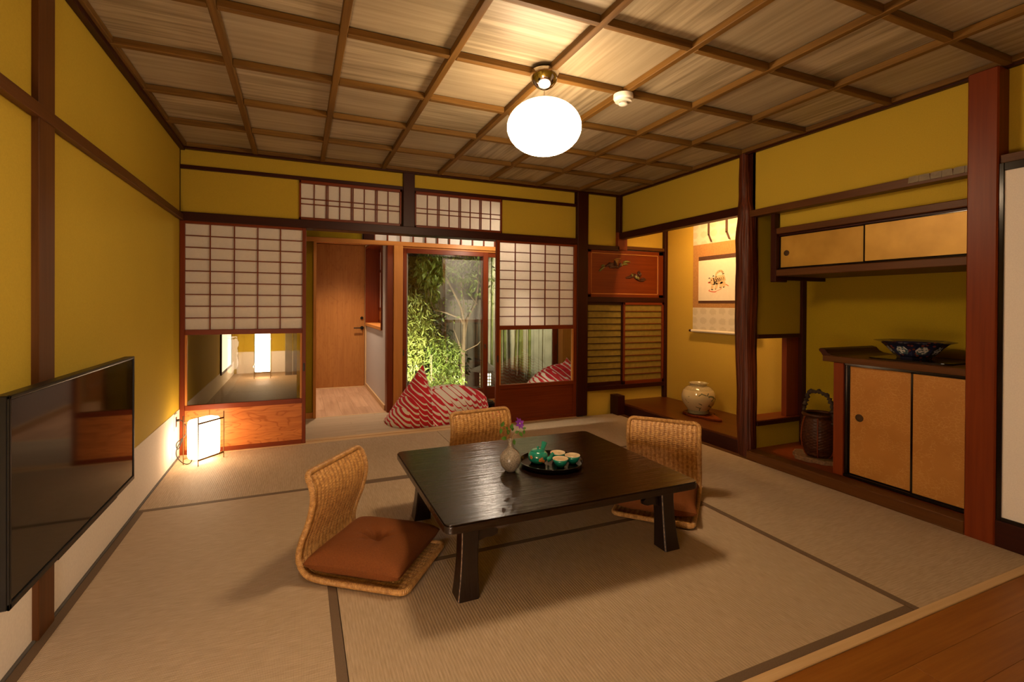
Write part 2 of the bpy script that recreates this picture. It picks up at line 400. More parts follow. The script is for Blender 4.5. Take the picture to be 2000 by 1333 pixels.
e = math_(nt, 'MAXIMUM', math_(nt, 'MAXIMUM', math_(nt, 'MULTIPLY', e, 0.85), foot), neck)
mix = nt.nodes.new('ShaderNodeMix'); mix.data_type = 'RGBA'
nt.links.new(e, mix.inputs[0]); mix.inputs[6].default_value = (0.62, 0.50, 0.28, 1); mix.inputs[7].default_value = (0.07, 0.10, 0.06, 1)
nt.links.new(mix.outputs[2], b.inputs['Base Color']); b.inputs['Roughness'].default_value = 0.12; b.inputs['Coat Weight'].default_value = 0.6

# imari bowl glaze
m, nt, b = newmat('imari_dark')
v = coords(nt, (1, 1, 1), rnd=False)
n = N(nt, 'ShaderNodeTexVoronoi', i_Scale=40.0); nt.links.new(v, n.inputs['Vector'])
nt.links.new(ramp(nt, n.outputs['Distance'], [(0.2, (0.22, 0.05, 0.02, 1)), (0.35, (0.015, 0.018, 0.05, 1)), (0.7, (0.02, 0.022, 0.05, 1))]), b.inputs['Base Color'])
b.inputs['Roughness'].default_value = 0.15; b.inputs['Coat Weight'].default_value = 0.5
m, nt, b = newmat('imari_white')
v = coords(nt, (1, 1, 1), rnd=False)
n = N(nt, 'ShaderNodeTexNoise', i_Scale=75.0, i_Detail=2.0); nt.links.new(v, n.inputs['Vector'])
nt.links.new(ramp(nt, n.outputs['Fac'], [(0.46, (0.62, 0.60, 0.56, 1)), (0.54, (0.05, 0.09, 0.10, 1))]), b.inputs['Base Color'])
b.inputs['Roughness'].default_value = 0.15
# speckled stoneware
m, nt, b = newmat('stoneware')
v = coords(nt, (1, 1, 1), rnd=False)
n = N(nt, 'ShaderNodeTexNoise', i_Scale=260.0, i_Detail=2.0); nt.links.new(v, n.inputs['Vector'])
nt.links.new(ramp(nt, n.outputs['Fac'], [(0.36, (0.07, 0.055, 0.04, 1)), (0.46, (0.27, 0.235, 0.195, 1)), (0.8, (0.37, 0.325, 0.27, 1))]), b.inputs['Base Color'])
b.inputs['Roughness'].default_value = 0.3; bump(nt, b, n.outputs['Fac'], 0.15, 0.001)
# scroll silk with faint roundels
m, nt, b = newmat('silk_roundels')
v = coords(nt, (1, 8.5, 11), rnd=False)
n = N(nt, 'ShaderNodeTexVoronoi', i_Scale=1.0, i_Randomness=0.12); nt.links.new(v, n.inputs['Vector'])
n2 = N(nt, 'ShaderNodeTexNoise', i_Scale=90.0, i_Detail=2.0); v2 = coords(nt, (1, 1, 1)); nt.links.new(v2, n2.inputs['Vector'])
f = math_(nt, 'ADD', n.outputs['Distance'], math_(nt, 'MULTIPLY', math_(nt, 'SUBTRACT', n2.outputs['Fac'], 0.5), 0.4))
nt.links.new(ramp(nt, f, [(0.33, (0.55, 0.49, 0.37, 1)), (0.40, (0.64, 0.58, 0.46, 1))]), b.inputs['Base Color']); b.inputs['Roughness'].default_value = 0.6

# naguri edge (chipped cedar)
plain('chipped', (0.17, 0.125, 0.065, 1), 0.55, nscale=60, bumps=0.4)

# ------------------------------------------------------------------ mesh building
class MB:
    def __init__(s): s.v = []; s.f = []; s.uv = {}; s.sm = False
    def box(s, x0, x1, y0, y1, z0, z1):
        i = len(s.v)
        s.v += [(x, y, z) for z in (z0, z1) for y in (y0, y1) for x in (x0, x1)]
        s.f += [tuple(i+k for k in q) for q in ((0, 2, 3, 1), (4, 5, 7, 6), (0, 1, 5, 4), (2, 6, 7, 3), (0, 4, 6, 2), (1, 3, 7, 5))]
        return s
    def bbox(s, x0, x1, y0, y1, z0, z1, c=0.002):
        """box with chamfered edges"""
        c = min(c, (x1-x0)/3, (y1-y0)/3, (z1-z0)/3)
        bm = bmesh.new(); bmesh.ops.create_cube(bm, size=1)
        for v in bm.verts:
            v.co = Vector(((x0+x1)/2+v.co.x*(x1-x0), (y0+y1)/2+v.co.y*(y1-y0), (z0+z1)/2+v.co.z*(z1-z0)))
        bmesh.ops.bevel(bm, geom=bm.edges[:], offset=c, segments=1, affect='EDGES')
        s.addbm(bm); return s
    def addbm(s, bm):
        i = len(s.v); bm.verts.index_update()
        s.v += [tuple(v.co) for v in bm.verts]; s.f += [tuple(i+v.index for v in f.verts) for f in bm.faces]; bm.free()
    def prism(s, pts, axis, a0, a1):
        """extrude a 2D outline along axis: 'x' outline is (y,z), 'y' (x,z), 'z' (x,y)"""
        i = len(s.v); n = len(pts)
        def mk(p, a): return {'x': (a, p[0], p[1]), 'y': (p[0], a, p[1]), 'z': (p[0], p[1], a)}[axis]
        s.v += [mk(p, a0) for p in pts] + [mk(p, a1) for p in pts]
        s.f += [tuple(i+k for k in range(n))[::-1], tuple(i+n+k for k in range(n))]
        s.f += [(i+k, i+(k+1) % n, i+n+(k+1) % n, i+n+k) for k in range(n)]
        return s
    def tube(s, path, r, seg=8, closed=False, rr=None, cap=True, sq=1.0):
        P = [Vector(p) for p in path]; n = len(P); i0 = len(s.v)
        T = []
        for k in range(n):
            a = P[(k-1) % n] if (closed or k > 0) else P[0]
            b = P[(k+1) % n] if (closed or k < n-1) else P[-1]
            T.append((b-a).normalized())
        nrm = T[0].orthogonal().normalized()
        if abs(T[0].z) < 0.9: nrm = (Vector((0, 0, 1))-T[0]*T[0].z).normalized()
        L_ = 0; lens = [0]
        for k in range(1, n): L_ += (P[k]-P[k-1]).length; lens.append(L_)
        for k in range(n):
            nrm = (nrm - T[k]*nrm.dot(T[k])).normalized(); bn = T[k].cross(nrm)
            rad = rr[k] if rr else r
            for j in range(seg):
                a = 2*PI*j/seg
                s.v.append(tuple(P[k]+nrm*(math.cos(a)*rad)+bn*(math.sin(a)*rad*sq)))
                s.uv[len(s.v)-1] = (lens[k], j/seg)
        m_ = n if closed else n-1
        for k in range(m_):
            for j in range(seg):
                a = i0+k*seg+j; b = i0+k*seg+(j+1) % seg; k2 = (k+1) % n
                s.f.append((a, b, i0+k2*seg+(j+1) % seg, i0+k2*seg+j))
        if cap and not closed:
            s.f.append(tuple(i0+j for j in range(seg))[::-1]); s.f.append(tuple(i0+(n-1)*seg+j for j in range(seg)))
        return s
    def lathe(s, prof, c=(0, 0, 0), seg=32, sx=1.0, sy=1.0, ang=0.0, cap=True):
        i0 = len(s.v); n = len(prof)
        for r, z in prof:
            for j in range(seg):
                a = 2*PI*j/seg+ang
                s.v.append((c[0]+math.cos(a)*r*sx, c[1]+math.sin(a)*r*sy, c[2]+z))
        for k in range(n-1):
            for j in range(seg):
                s.f.append((i0+k*seg+j, i0+k*seg+(j+1) % seg, i0+(k+1)*seg+(j+1) % seg, i0+(k+1)*seg+j))
        if cap:
            if prof[0][0] > 1e-5: s.f.append(tuple(i0+j for j in range(seg))[::-1])
            if prof[-1][0] > 1e-5: s.f.append(tuple(i0+(n-1)*seg+j for j in range(seg)))
        return s
    def grid(s, fn, nu, nv):
        i0 = len(s.v)
        for b in range(nv+1):
            for a in range(nu+1):
                s.v.append(tuple(fn(a/nu, b/nv))); s.uv[len(s.v)-1] = (a/nu, b/nv)
        for b in range(nv):
            for a in range(nu):
                k = i0+b*(nu+1)+a
                s.f.append((k, k+1, k+nu+2, k+nu+1))
        return s
    def poly(s, pts):
        i = len(s.v); s.v += [tuple(p) for p in pts]; s.f.append(tuple(range(i, i+len(pts)))); return s

def smooth_path(P, n=8):
    P = [Vector(p) for p in P]; out = []
    for k in range(len(P)-1):
        p0 = P[max(k-1, 0)]; p1 = P[k]; p2 = P[k+1]; p3 = P[min(k+2, len(P)-1)]
        for j in range(n):
            s = j/n
            out.append(0.5*((2*p1)+(-p0+p2)*s+(2*p0-5*p1+4*p2-p3)*s*s+(-p0+3*p1-3*p2+p3)*s**3))
    out.append(P[-1]); return out
WORLD = {}
def setprops(o, label=None, cat=None, group=None, kind=None):
    if label: o['label'] = label
    if cat: o['category'] = cat
    if group: o['group'] = group
    if kind: o['kind'] = kind
    return o

def obj(name, mb, mat, parent=None, smooth=False, label=None, cat=None, group=None, kind=None, origin=None):
    if not mb.v: return None
    if origin is None:
        xs = [v[0] for v in mb.v]; ys = [v[1] for v in mb.v]; zs = [v[2] for v in mb.v]
        origin = Vector(((min(xs)+max(xs))/2, (min(ys)+max(ys))/2, min(zs)))
    origin = Vector(origin)
    me = bpy.data.meshes.new(name)
    me.from_pydata([(v[0]-origin.x, v[1]-origin.y, v[2]-origin.z) for v in mb.v], [], mb.f)
    bm = bmesh.new(); bm.from_mesh(me)
    if not getattr(mb, 'open', False):
        bmesh.ops.recalc_face_normals(bm, faces=bm.faces)
    bm.to_mesh(me); bm.free()
    if mb.uv:
        ul = me.uv_layers.new(name='uv')
        for lp in me.loops:
            ul.data[lp.index].uv = mb.uv.get(lp.vertex_index, (0, 0))
    mats = mat if isinstance(mat, (list, tuple)) else [mat]
    for q in mats: me.materials.append(MATS[q])
    if smooth:
        me.polygons.foreach_set('use_smooth', [True]*len(me.polygons))
        if smooth != 'all':
            try: me.set_sharp_from_angle(angle=math.radians(38))
            except Exception: pass
    me.update()
    o = bpy.data.objects.new(name, me); COL.objects.link(o)
    WORLD[o.name] = origin
    if parent is not None:
        o.parent = parent; o.location = origin-WORLD[parent.name]
    else: o.location = origin
    setprops(o, label, cat, group, kind)
    return o

def thing(name, loc, label, cat, group=None, kind=None):
    o = bpy.data.objects.new(name, None); COL.objects.link(o)
    o.empty_display_size = 0.05
    o.location = loc; WORLD[o.name] = Vector(loc)
    return setprops(o, label, cat, group, kind)

def part(name, parent, mat, *b, c=0.002, **kw):
    return obj(name, MB().bbox(*b, c=c), mat, parent, **kw)

def copy_tree(o, parent=None):
    c = o.copy(); COL.objects.link(c); c.parent = parent
    for ch in list(o.children): copy_tree(ch, c)
    return c

# ------------------------------------------------------------------ THE ROOM SHELL
XL, XR, YB, ZC = -0.80, 3.08, 4.25, 2.285
S_ = 'structure'
# sub floor
obj('floor', MB().box(-1.0, 3.75, -0.4, 4.20, -0.12, -0.05), 'soil', kind=S_, label='bare sub floor under the tatami mats and boards', cat='floor')
# tatami mats
def mat_(x0, x1, y0, y1, axis, borders, label, group='tatami mats of the room'):
    t = thing('tatami_mat', ((x0+x1)/2, (y0+y1)/2, -0.05), label, 'mat', group)
    bw = 0.031; g = 0.0012
    s0, s1, s2, s3 = x0+g, x1-g, y0+g, y1-g
    a0, a1, b0, b1 = s0, s1, s2, s3
    if 'l' in borders: a0 += bw
    if 'r' in borders: a1 -= bw
    if 'f' in borders: b0 += bw
    if 'b' in borders: b1 -= bw
    obj('rush_surface', MB().bbox(a0, a1, b0, b1, -0.05, 0.0, c=0.001), 'tatami_'+axis, t)
    if 'l' in borders: part('cloth_border', t, 'heri', s0, a0, s2, s3, -0.05, 0.0006, c=0.0005)
    if 'r' in borders: part('cloth_border', t, 'heri', a1, s1, s2, s3, -0.05, 0.0006, c=0.0005)
    if 'f' in borders: part('cloth_border', t, 'heri', s0, s1, s2, b0, -0.05, 0.0006, c=0.0005)
    if 'b' in borders: part('cloth_border', t, 'heri', s0, s1, b1, s3, -0.05, 0.0006, c=0.0005)
    return t
mat_(XL+0.012, 0.138, 1.05, 3.16, 'y', 'lr', 'tatami mat lying lengthwise along the left wall under the television')
mat_(0.138, 2.074, 1.05, 2.10, 'x', 'fb', 'tatami mat nearest the wooden floor, in front of the low table')
mat_(0.138, 2.074, 2.10, 3.16, 'x', 'b', 'tatami mat under the far half of the low table')
mat_(2.074, 2.985, 1.05, 3.16, 'y', 'l', 'tatami mat lying lengthwise beside the alcove with the gold cabinets')
mat_(XL+0.012, 1.113, 3.16, 4.20, 'x', 'f', 'tatami mat at the back left, under the small glowing lantern')
mat_(1.113, 2.985, 3.16, 4.20, 'x', 'f', 'tatami mat at the back right in front of the tokonoma')
part('baseboard_left', None, 'strip_grey', XL-0.01, XL+0.012, 1.05, 4.2, -0.05, 0.006, kind=S_, label='thin dark strip at the foot of the left wall', cat='baseboard')
# light strip + planks in front
part('trim_1', None, 'lightwood_x', -0.8, 3.02, 1.014, 1.05, -0.05, 0.003, kind=S_, label='pale wooden strip between tatami and the brown board floor', cat='trim')
t = thing('floor', (1.1, 0.3, -0.05), 'reddish brown plank floor in the right foreground', 'floor', kind=S_)
yy = 1.012
for k in range(11):
    wdt = 0.122
    cuts = [-0.82, 1.05+0.5*((k*7) % 3)-0.4, 2.45-0.35*((k*5) % 3), 3.75] if k else [-0.82, 3.75]
    for a, b_ in zip(cuts[:-1], cuts[1:]):
        part('plank', t, 'floorwood_x', a+0.0006, b_-0.0006, yy-wdt+0.0006, yy, -0.05, 0.0, c=0.0008)
    yy -= wdt

# left wall, nogeshi beam, post, washi skirting
t = thing('wall_left', (XL, 2, 0), 'ochre plastered left wall behind the television', 'wall', kind=S_)
obj('plaster', MB().box(XL-0.08, XL, -0.30, 4.30, -0.05, 2.36), 'ochre', t)
for a, b_ in ((1.02, 2.084), (2.2, 4.24)):
    obj('paper_skirting', MB().box(XL, XL+0.003, a, b_, 0.004, 0.338), 'washi_white', t, label='whitish paper skirting band pasted along the foot of the wall')
obj('paper_skirting', MB().box(XL, XL+0.003, -0.28, 1.02, 0.004, 0.338), 'washi_white', t)
part('trim_2', None, 'midwood_z', XL-0.04, XL+0.020, 2.084, 2.198, 0.0, ZC, kind=S_, label='brown wooden post in the left wall behind the television', cat='post')
part('trim_3', None, 'midwood_y', XL-0.04, XL+0.026, -0.28, 4.235, 1.718, 1.762, kind=S_, label='horizontal brown rail running along the left wall', cat='rail')

# ceiling: boards in a grid of battens
t = thing('ceiling', (1.1, 2.0, ZC), 'coffered ceiling of grey brown boards between wooden battens', 'ceiling', kind=S_)
gx = [-0.80]+[-0.312+0.4797*i for i in range(7)]+[3.08]
gy = [4.25, 3.700, 3.197, 2.697, 2.194, 1.689, 1.185, 0.68, 0.176, -0.30]
for i in range(8):
    for j in range(9):
        d = 'x' if i <= 3 else 'y'
        k_ = 'strong' if (i+j) % 2 else 'faint'
        dz = random.uniform(0, 0.003)
        obj('panel', MB().box(gx[i]+0.001, gx[i+1]-0.001, gy[j+1]+0.001, gy[j]-0.001, ZC+dz, ZC+0.012+dz), 'ceil_%s_%s' % (d, k_), t)
zb = 2.252
for i in range(1, 8): part('batten', t, 'batten_y', gx[i]-0.0165, gx[i]+0.0165, -0.28, 4.24, zb, ZC, c=0.003)
for j in range(1, 9):
    for i in range(8):
        part('batten', t, 'batten_x', gx[i]+(0.0165 if i else 0.03), gx[i+1]-(0.0165 if i < 7 else 0.03), gy[j]-0.0165, gy[j]+0.0165, zb, ZC, c=0.003)
part('cornice', t, 'darkwood_y', XL, XL+0.03, -0.28, 4.25, 2.232, 2.256)
part('cornice', t, 'batten_y', XL, XL+0.045, -0.28, 4.25, 2.256, ZC)
part('cornice', t, 'darkwood_y', XR-0.03, XR, -0.28, 4.25, 2.243, 2.256)
part('cornice', t, 'batten_y', XR-0.045, XR, -0.28, 4.25, 2.256, ZC)
part('cornice', t, 'darkwood_x', XL+0.03, XR-0.03, YB-0.03, YB+0.01, 2.241, 2.256)
part('cornice', t, 'batten_x', XL+0.045, XR-0.045, YB-0.045, YB+0.01, 2.256, ZC)

# back wall
BY0, BY1 = YB+0.012, YB+0.07
t = thing('wall_back', (1.1, YB, 0), 'ochre plaster panels of the back wall above the sliding screens', 'wall', kind=S_)
for a, b_, c_, d in ((-0.80, 2.53, 2.10, 2.30), (-0.80, -0.003, 1.76, 2.12), (1.741, 2.545, 1.76, 2.12), (2.66, 3.04, 1.70, 2.30)):
    obj('plaster', MB().box(a, b_, BY0, BY1, c_, d), 'ochre', t)
obj('plaster', MB().box(3.04, 3.70, BY0, BY1, 1.72, 2.36), 'toko_ochre', t)
obj('plaster', MB().box(2.66, 3.70, BY0, BY1, -0.02, 0.25), 'toko_ochre', t)
part('trim_4', None, 'darkwood_x', -0.80, 2.545, YB-0.008, YB+0.075, 2.098, 2.127, kind=S_, label='thin dark beam above the transom windows of the back wall', cat='beam')
part('trim_5', None, 'darkwood_x', -0.80, 2.545, YB-0.030, YB+0.11, 1.715, 1.780, kind=S_, label='dark lintel beam over the sliding screens', cat='beam')
part('trim_6', None, 'darkwood_z', -0.83, -0.799, YB-0.02, YB+0.03, 0.0, 2.25, kind=S_, label='dark corner post where left and back wall meet', cat='post')
part('trim_7', None, 'darkwood_z', 0.817, 0.914, YB-0.025, YB+0.08, 1.78, 2.25, kind=S_, label='short dark post between the two transom windows', cat='post')
part('trim_8', None, 'darkwood_z', 2.545, 2.668, YB-0.035, YB+0.09, 0.0, 2.25, c=0.006, kind=S_, label='full-height dark square pillar right of the sliding screens', cat='pillar')
t = thing('trim_9', (0.9, YB, -0.02), 'wooden door sill with sliding grooves between tatami and veranda', 'sill', kind=S_)
part('sill_board', t, 'lightwood_x', -0.80, 2.545, 4.205, 4.262, -0.03, 0.0)
part('sill_rail', t, 'orangewood_x', -0.80, 2.545, 4.262, 4.285, -0.03, -0.004)
part('sill_board', t, 'lightwood_x', -0.80, 2.545, 4.285, 4.345, -0.03, 0.0)

# transom windows
def transom(name, x0, x1, bars, label, left_dark=False):
    t = thing(name, ((x0+x1)/2, YB, 1.78), label, 'window', kind=S_)
    y0, y1 = YB-0.006, YB+0.03; z0, z1 = 1.782, 2.098
    part('frame_rail', t, 'redwood_x', x0, x1, y0, y1, z0, z0+0.022)
    part('frame_rail', t, 'redwood_x', x0, x1, y0, y1, z1-0.024, z1)
    part('frame_stile', t, 'redwood_z', x0, x0+0.014, y0, y1, z0, z1)
    part('frame_stile', t, 'redwood_z', x1-0.014, x1, y0, y1, z0, z1)
    obj('paper', MB().box(x0+0.01, x1-0.01, YB+0.016, YB+0.018, z0+0.01, z1-0.01), 'shoji_paper', t)
    for z in (1.911, 1.953): part('lattice_bar', t, 'redwood_x', x0+0.012, x1-0.012, YB+0.002, YB+0.016, z-0.0035, z+0.0035, c=0.001)
    for x in bars: part('lattice_bar', t, 'redwood_z', x-0.0035, x+0.0035, YB, YB+0.016, z0+0.02, z1-0.02, c=0.001)
def tb(x0, x1):
    W_ = x1-x0-0.028; a = x0+0.014; r = []
    for k in range(1, 8):
        x = a+W_*k/8
        r += [x-0.007, x+0.007] if k in (2, 4, 6) else [x]
    return r
transom('window_1', -0.003, 0.804, tb(-0.003, 0.804), 'left papered transom window with a double cross lattice')
transom('window_2', 0.919, 1.741, tb(0.919, 1.741), 'right papered transom window with a double cross lattice, brightly backlit')

# sliding shoji with a glass lower light
def shoji(name, x0, x1, y, label, glassmat, px0, px1, pull_x, boardmat='boardfig_x'):
    t = thing(name, ((x0+x1)/2, y, 0.0), label, 'sliding door', kind=S_)
    ya, yb_ = y-0.016, y+0.016
    part('stile', t, 'redwood_z', x0, px0, ya, yb_, 0.0, 1.716)
    part('stile', t, 'redwood_z', px1, x1, ya, yb_, 0.0, 1.716)
    part('top_rail', t, 'redwood_x', px0, px1, ya, yb_, 1.696, 1.716)
    part('mid_rail', t, 'redwood_x', px0, px1, ya, yb_, 0.878, 0.916)
    part('lower_rail', t, 'redwood_x', px0, px1, ya, yb_, 0.322, 0.360)
    part('bottom_rail', t, 'redwood_x', px0, px1, ya, yb_, 0.0, 0.032)
    for a, b_ in ((px0, px0+0.014), (px1-0.014, px1)): part('glass_bead', t, 'orangewood_z', a, b_, ya+0.002, yb_-0.002, 0.360, 0.878)
    obj('glass_pane', MB().box(px0+0.008, px1-0.008, y-0.0015, y+0.0015, 0.35, 0.885), glassmat, t)
    obj('board_panel', MB().box(px0-0.002, px1+0.002, y-0.006, y+0.006, 0.03, 0.325), boardmat, t)
    obj('paper', MB().box(px0, px1, y+0.004, y+0.006, 0.91, 1.70), 'shoji_paper', t)
    for k in range(1, 5):
        x = px0+(px1-px0)*k/5
        part('lattice_bar', t, 'redwood_z', x-0.0035, x+0.0035, y-0.012, y+0.004, 0.914, 1.698, c=0.001)
    for k in range(1, 9):
        z = 0.916+(1.696-0.916)*k/9
        part('lattice_bar', t, 'redwood_x', px0, px1, y-0.010, y+0.004, z-0.0035, z+0.0035, c=0.001)
    part('finger_pull', t, 'dark_iron', pull_x-0.006, pull_x+0.006, ya-0.002, ya+0.004, 0.575, 0.64, label='dark metal finger pull')
    return t
shoji('door_1', -0.798, 0.050, YB-0.005, 'left sliding screen with paper lattice, mirror-like glass and figured board', 'old_glass', -0.766, 0.022, 0.036)
shoji('door_2', 1.680, 2.548, YB-0.005, 'right sliding screen with paper lattice and clear glass over a dark board', 'clear_glass', 1.715, 2.512, 1.697, 'redwood_x')

# alcove side part of the back wall: carved board, lattice shoji
part('trim_10', None, 'darkwood_x', 2.66, 3.05, YB-0.03, YB+0.05, 1.678, 1.726, kind=S_, label='short dark beam above the carved wooden panel', cat='beam')
part('trim_11', None, 'midwood_x', 3.145, 3.65, YB-0.02, YB+0.05, 1.700, 1.735, kind=S_, label='slim beam under the glowing plaster strip of the tokonoma', cat='beam')
part('trim_12', None, 'darkwood_z', 3.030, 3.068, YB-0.05, YB+0.03, 1.87, 2.25, kind=S_, label='thin dark post in the upper right room corner', cat='post')
part('trim_13', None, 'redwood_z', 3.030, 3.147, YB-0.03, YB+0.03, 1.690, 1.875, kind=S_, label='short red wooden block under the lintel of the tokonoma', cat='post')
part('trim_14', None, 'darkwood_z', 3.645, 3.682, YB-0.035, YB+0.03, 0.10, 2.30, kind=S_, label='slim dark post in the inner corner of the tokonoma', cat='post')
t = thing('window_3', (3.14, YB, 1.2), 'reddish wooden panel with two carved painted birds above the lattice windows', 'panel', kind=S_)
part('board', t, 'redwood_x', 2.668, 3.64, YB+0.006, YB+0.02, 1.200, 1.690)
part('frame_rail', t, 'redwood_x', 2.668, 3.64, YB-0.008, YB+0.02, 1.655, 1.692)
part('frame_rail', t, 'redwood_x', 2.668, 3.64, YB-0.008, YB+0.02, 1.196, 1.228)
part('frame_stile', t, 'redwood_z', 2.668, 2.72, YB-0.008, YB+0.02, 1.196, 1.692)
part('frame_stile', t, 'redwood_z', 3.58, 3.64, YB-0.008, YB+0.02, 1.196, 1.692)
for a in ((2.72, 3.58, YB-0.002, YB+0.01, 1.228, 1.238), (2.72, 3.58, YB-0.002, YB+0.01, 1.645, 1.655)): part('molding', t, 'orangewood_x', *a)
for a in ((3.57, 3.58, YB-0.002, YB+0.01, 1.228, 1.655), (2.72, 2.73, YB-0.002, YB+0.01, 1.228, 1.655)): part('molding', t, 'orangewood_z', *a)
def feather(mb, pts, wd, y=YB+0.002, th=0.007):
    P = [Vector((p[0], 0, p[1])) for p in pts]
    path = []
    for k in range(9):
        s = k/8
        if len(P) == 2: q = P[0].lerp(P[1], s)
        else: q = P[0]*(1-s)**2+P[1]*2*s*(1-s)+P[2]*s*s
        path.append((q.x, y, q.z))
    rr = [wd*max(0.12, math.sin(PI*(0.12+0.86*k/8))) for k in range(9)]
    mb.tube(path, wd, 6, rr=rr, sq=1.0)
def pxz(cx, cy):     # carving detail crop coordinates to the plane of the panel
    return 2.737+(cx-165)*0.000532+ (cy-0)*0.0, 1.700-(cy-0)*0.000335-(cx-165)*0.00002
mbg, mbd, mbb = MB(), MB(), MB()
for a in (((670, 310), (730, 260), (830, 245)), ((675, 340), (730, 320), (800, 300)), ((675, 370), (730, 350), (780, 355)), ((680, 385), (730, 390), (770, 405)), ((690, 410), (730, 425), (760, 450)), ((700, 440), (720, 460), (740, 480))):
    feather(mbg, [pxz(*p) for p in a], 0.006)
for a in (((880, 370), (950, 300), (1065, 340)), ((870, 430), (930, 390), (1005, 420)), ((800, 480), (850, 450), (880, 430)), ((330, 700), (370, 610), (470, 550)), ((370, 540), (420, 510), (465, 500))):
    feather(mbd, [pxz(*p) for p in a], 0.013)
for a in (((470, 540), (560, 440), (680, 420)), ((560, 560), (640, 520), (800, 500)), ((500, 500), (600, 480), (800, 560)), ((680, 330), (700, 450), (740, 570)), ((830, 380), (820, 450), (780, 540)), ((560, 400), (570, 440), (560, 500))):
    feather(mbb, [pxz(*p) for p in a], 0.016)
obj('carved_wing', mbg, 'gilt', t, smooth=True, label='gilt carved wing feathers'); obj('carved_feather', mbd, 'gilt_green', t, smooth=True, label='green carved feathers')
obj('carved_body', mbb, 'carved_dark', t, smooth=True, label='dark carved bird body')
mbb, mbd = MB(), MB()
for a in (((950, 840), (1050, 800), (1180, 770)), ((1040, 780), (1100, 720), (1190, 690)), ((1230, 640), (1280, 610), (1300, 640)), ((1240, 660), (1280, 720), (1290, 790)), ((1150, 800), (1250, 860), (1330, 930)), ((1300, 860), (1380, 800), (1450, 860)), ((1320, 900), (1380, 880), (1440, 840)), ((1300, 640), (1300, 700), (1310, 780)), ((1180, 700), (1220, 760), (1290, 840))):
    feather(mbb, [pxz(*p) for p in a], 0.014)
for a in (((1180, 740), (1200, 820), (1210, 860)), ((1200, 800), (1240, 820), (1280, 830)), ((1070, 760), (1100, 740), (1130, 735))):
    feather(mbd, [pxz(*p) for p in a], 0.02)
obj('carved_body', mbb, 'carved_dark', t, smooth=True, label='second dark carved bird, wings spread'); obj('carved_feather', mbd, 'gilt_green', t, smooth=True, label='green breast of the second bird')
part('trim_15', None, 'darkwood_x', 2.66, 3.65, YB-0.022, YB+0.05, 1.146, 1.198, kind=S_, label='dark rail between carved panel and lattice windows', cat='rail')
part('trim_16', None, 'darkwood_x', 2.66, 3.65, YB-0.03, YB+0.05, 0.242, 0.284, kind=S_, label='dark sill under the two lattice windows', cat='sill')
def lattice(name, x0, x1, y, label, mat='redwood'):
    t = thing(name, ((x0+x1)/2, y, 0.284), label, 'window', kind=S_)
    part('stile', t, mat+'_z', x0, x0+0.022, y-0.01, y+0.012, 0.284, 1.146)
    part('stile', t, mat+'_z', x1-0.026, x1, y-0.01, y+0.012, 0.284, 1.146)
    part('rail', t, mat+'_x', x0, x1, y-0.01, y+0.012, 1.118, 1.146)
    part('rail', t, mat+'_x', x0, x1, y-0.01, y+0.012, 0.284, 0.320)
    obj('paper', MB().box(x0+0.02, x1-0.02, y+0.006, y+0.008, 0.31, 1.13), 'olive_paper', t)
    for k in range(1, 12):
        z = 0.320+(1.118-0.320)*k/12
        part('lattice_bar', t, mat+'_x', x0+0.022, x1-0.026, y-0.006, y+0.006, z-0.0035, z+0.0035, c=0.001)
lattice('window_4', 2.63, 3.135, YB+0.016, 'left lattice window with olive paper behind thin level bars', 'darkwood')
lattice('window_5', 3.115, 3.648, YB-0.008, 'right lattice window with olive paper and a reddish frame')

# right wall upper panels
t = thing('wall_right', (XR, 2.7, 1.8), 'ochre plaster above the openings of the right wall', 'wall', kind=S_)
obj('plaster', MB().box(XR, XR+0.05, 2.70, 4.235, 1.86, 2.30), 'ochre', t)
obj('plaster', MB().box(XR, XR+0.05, 1.28, 2.62, 1.80, 2.30), 'ochre', t)
obj('plaster', MB().box(XR, XR+0.05, -0.30, 1.20, 1.79, 2.30), 'ochre', t)
part('trim_17', None, 'darkwood_y', 3.045, 3.12, 2.70, 4.215, 1.800, 1.865, kind=S_, label='dark lintel across the top of the tokonoma', cat='beam')
t = thing('trim_18', (3.08, 1.95, 1.77), 'narrow dark beam above the cabinet alcove, chipped pale towards the pillar', 'beam', kind=S_)
part('beam', t, 'midwood_y', 3.045, 3.12, 1.30, 2.64, 1.770, 1.818)
ys = [1.300, 1.345, 1.392, 1.440, 1.490, 1.542, 1.592]
for k in range(6):
    a, b_ = ys[k], ys[k+1]-0.001
    z0 = 1.786
    mb = MB().prism([(a, z0), (b_, z0), (b_+0.004*(-1)**k, 1.819), ((a+b_)/2, 1.821), (a+0.003*(-1)**k, 1.819)], 'x', 3.042-0.0015*(k % 2), 3.06)
    obj('chipped_facet', mb, 'chipped', t, label='pale adzed facet of the beam')
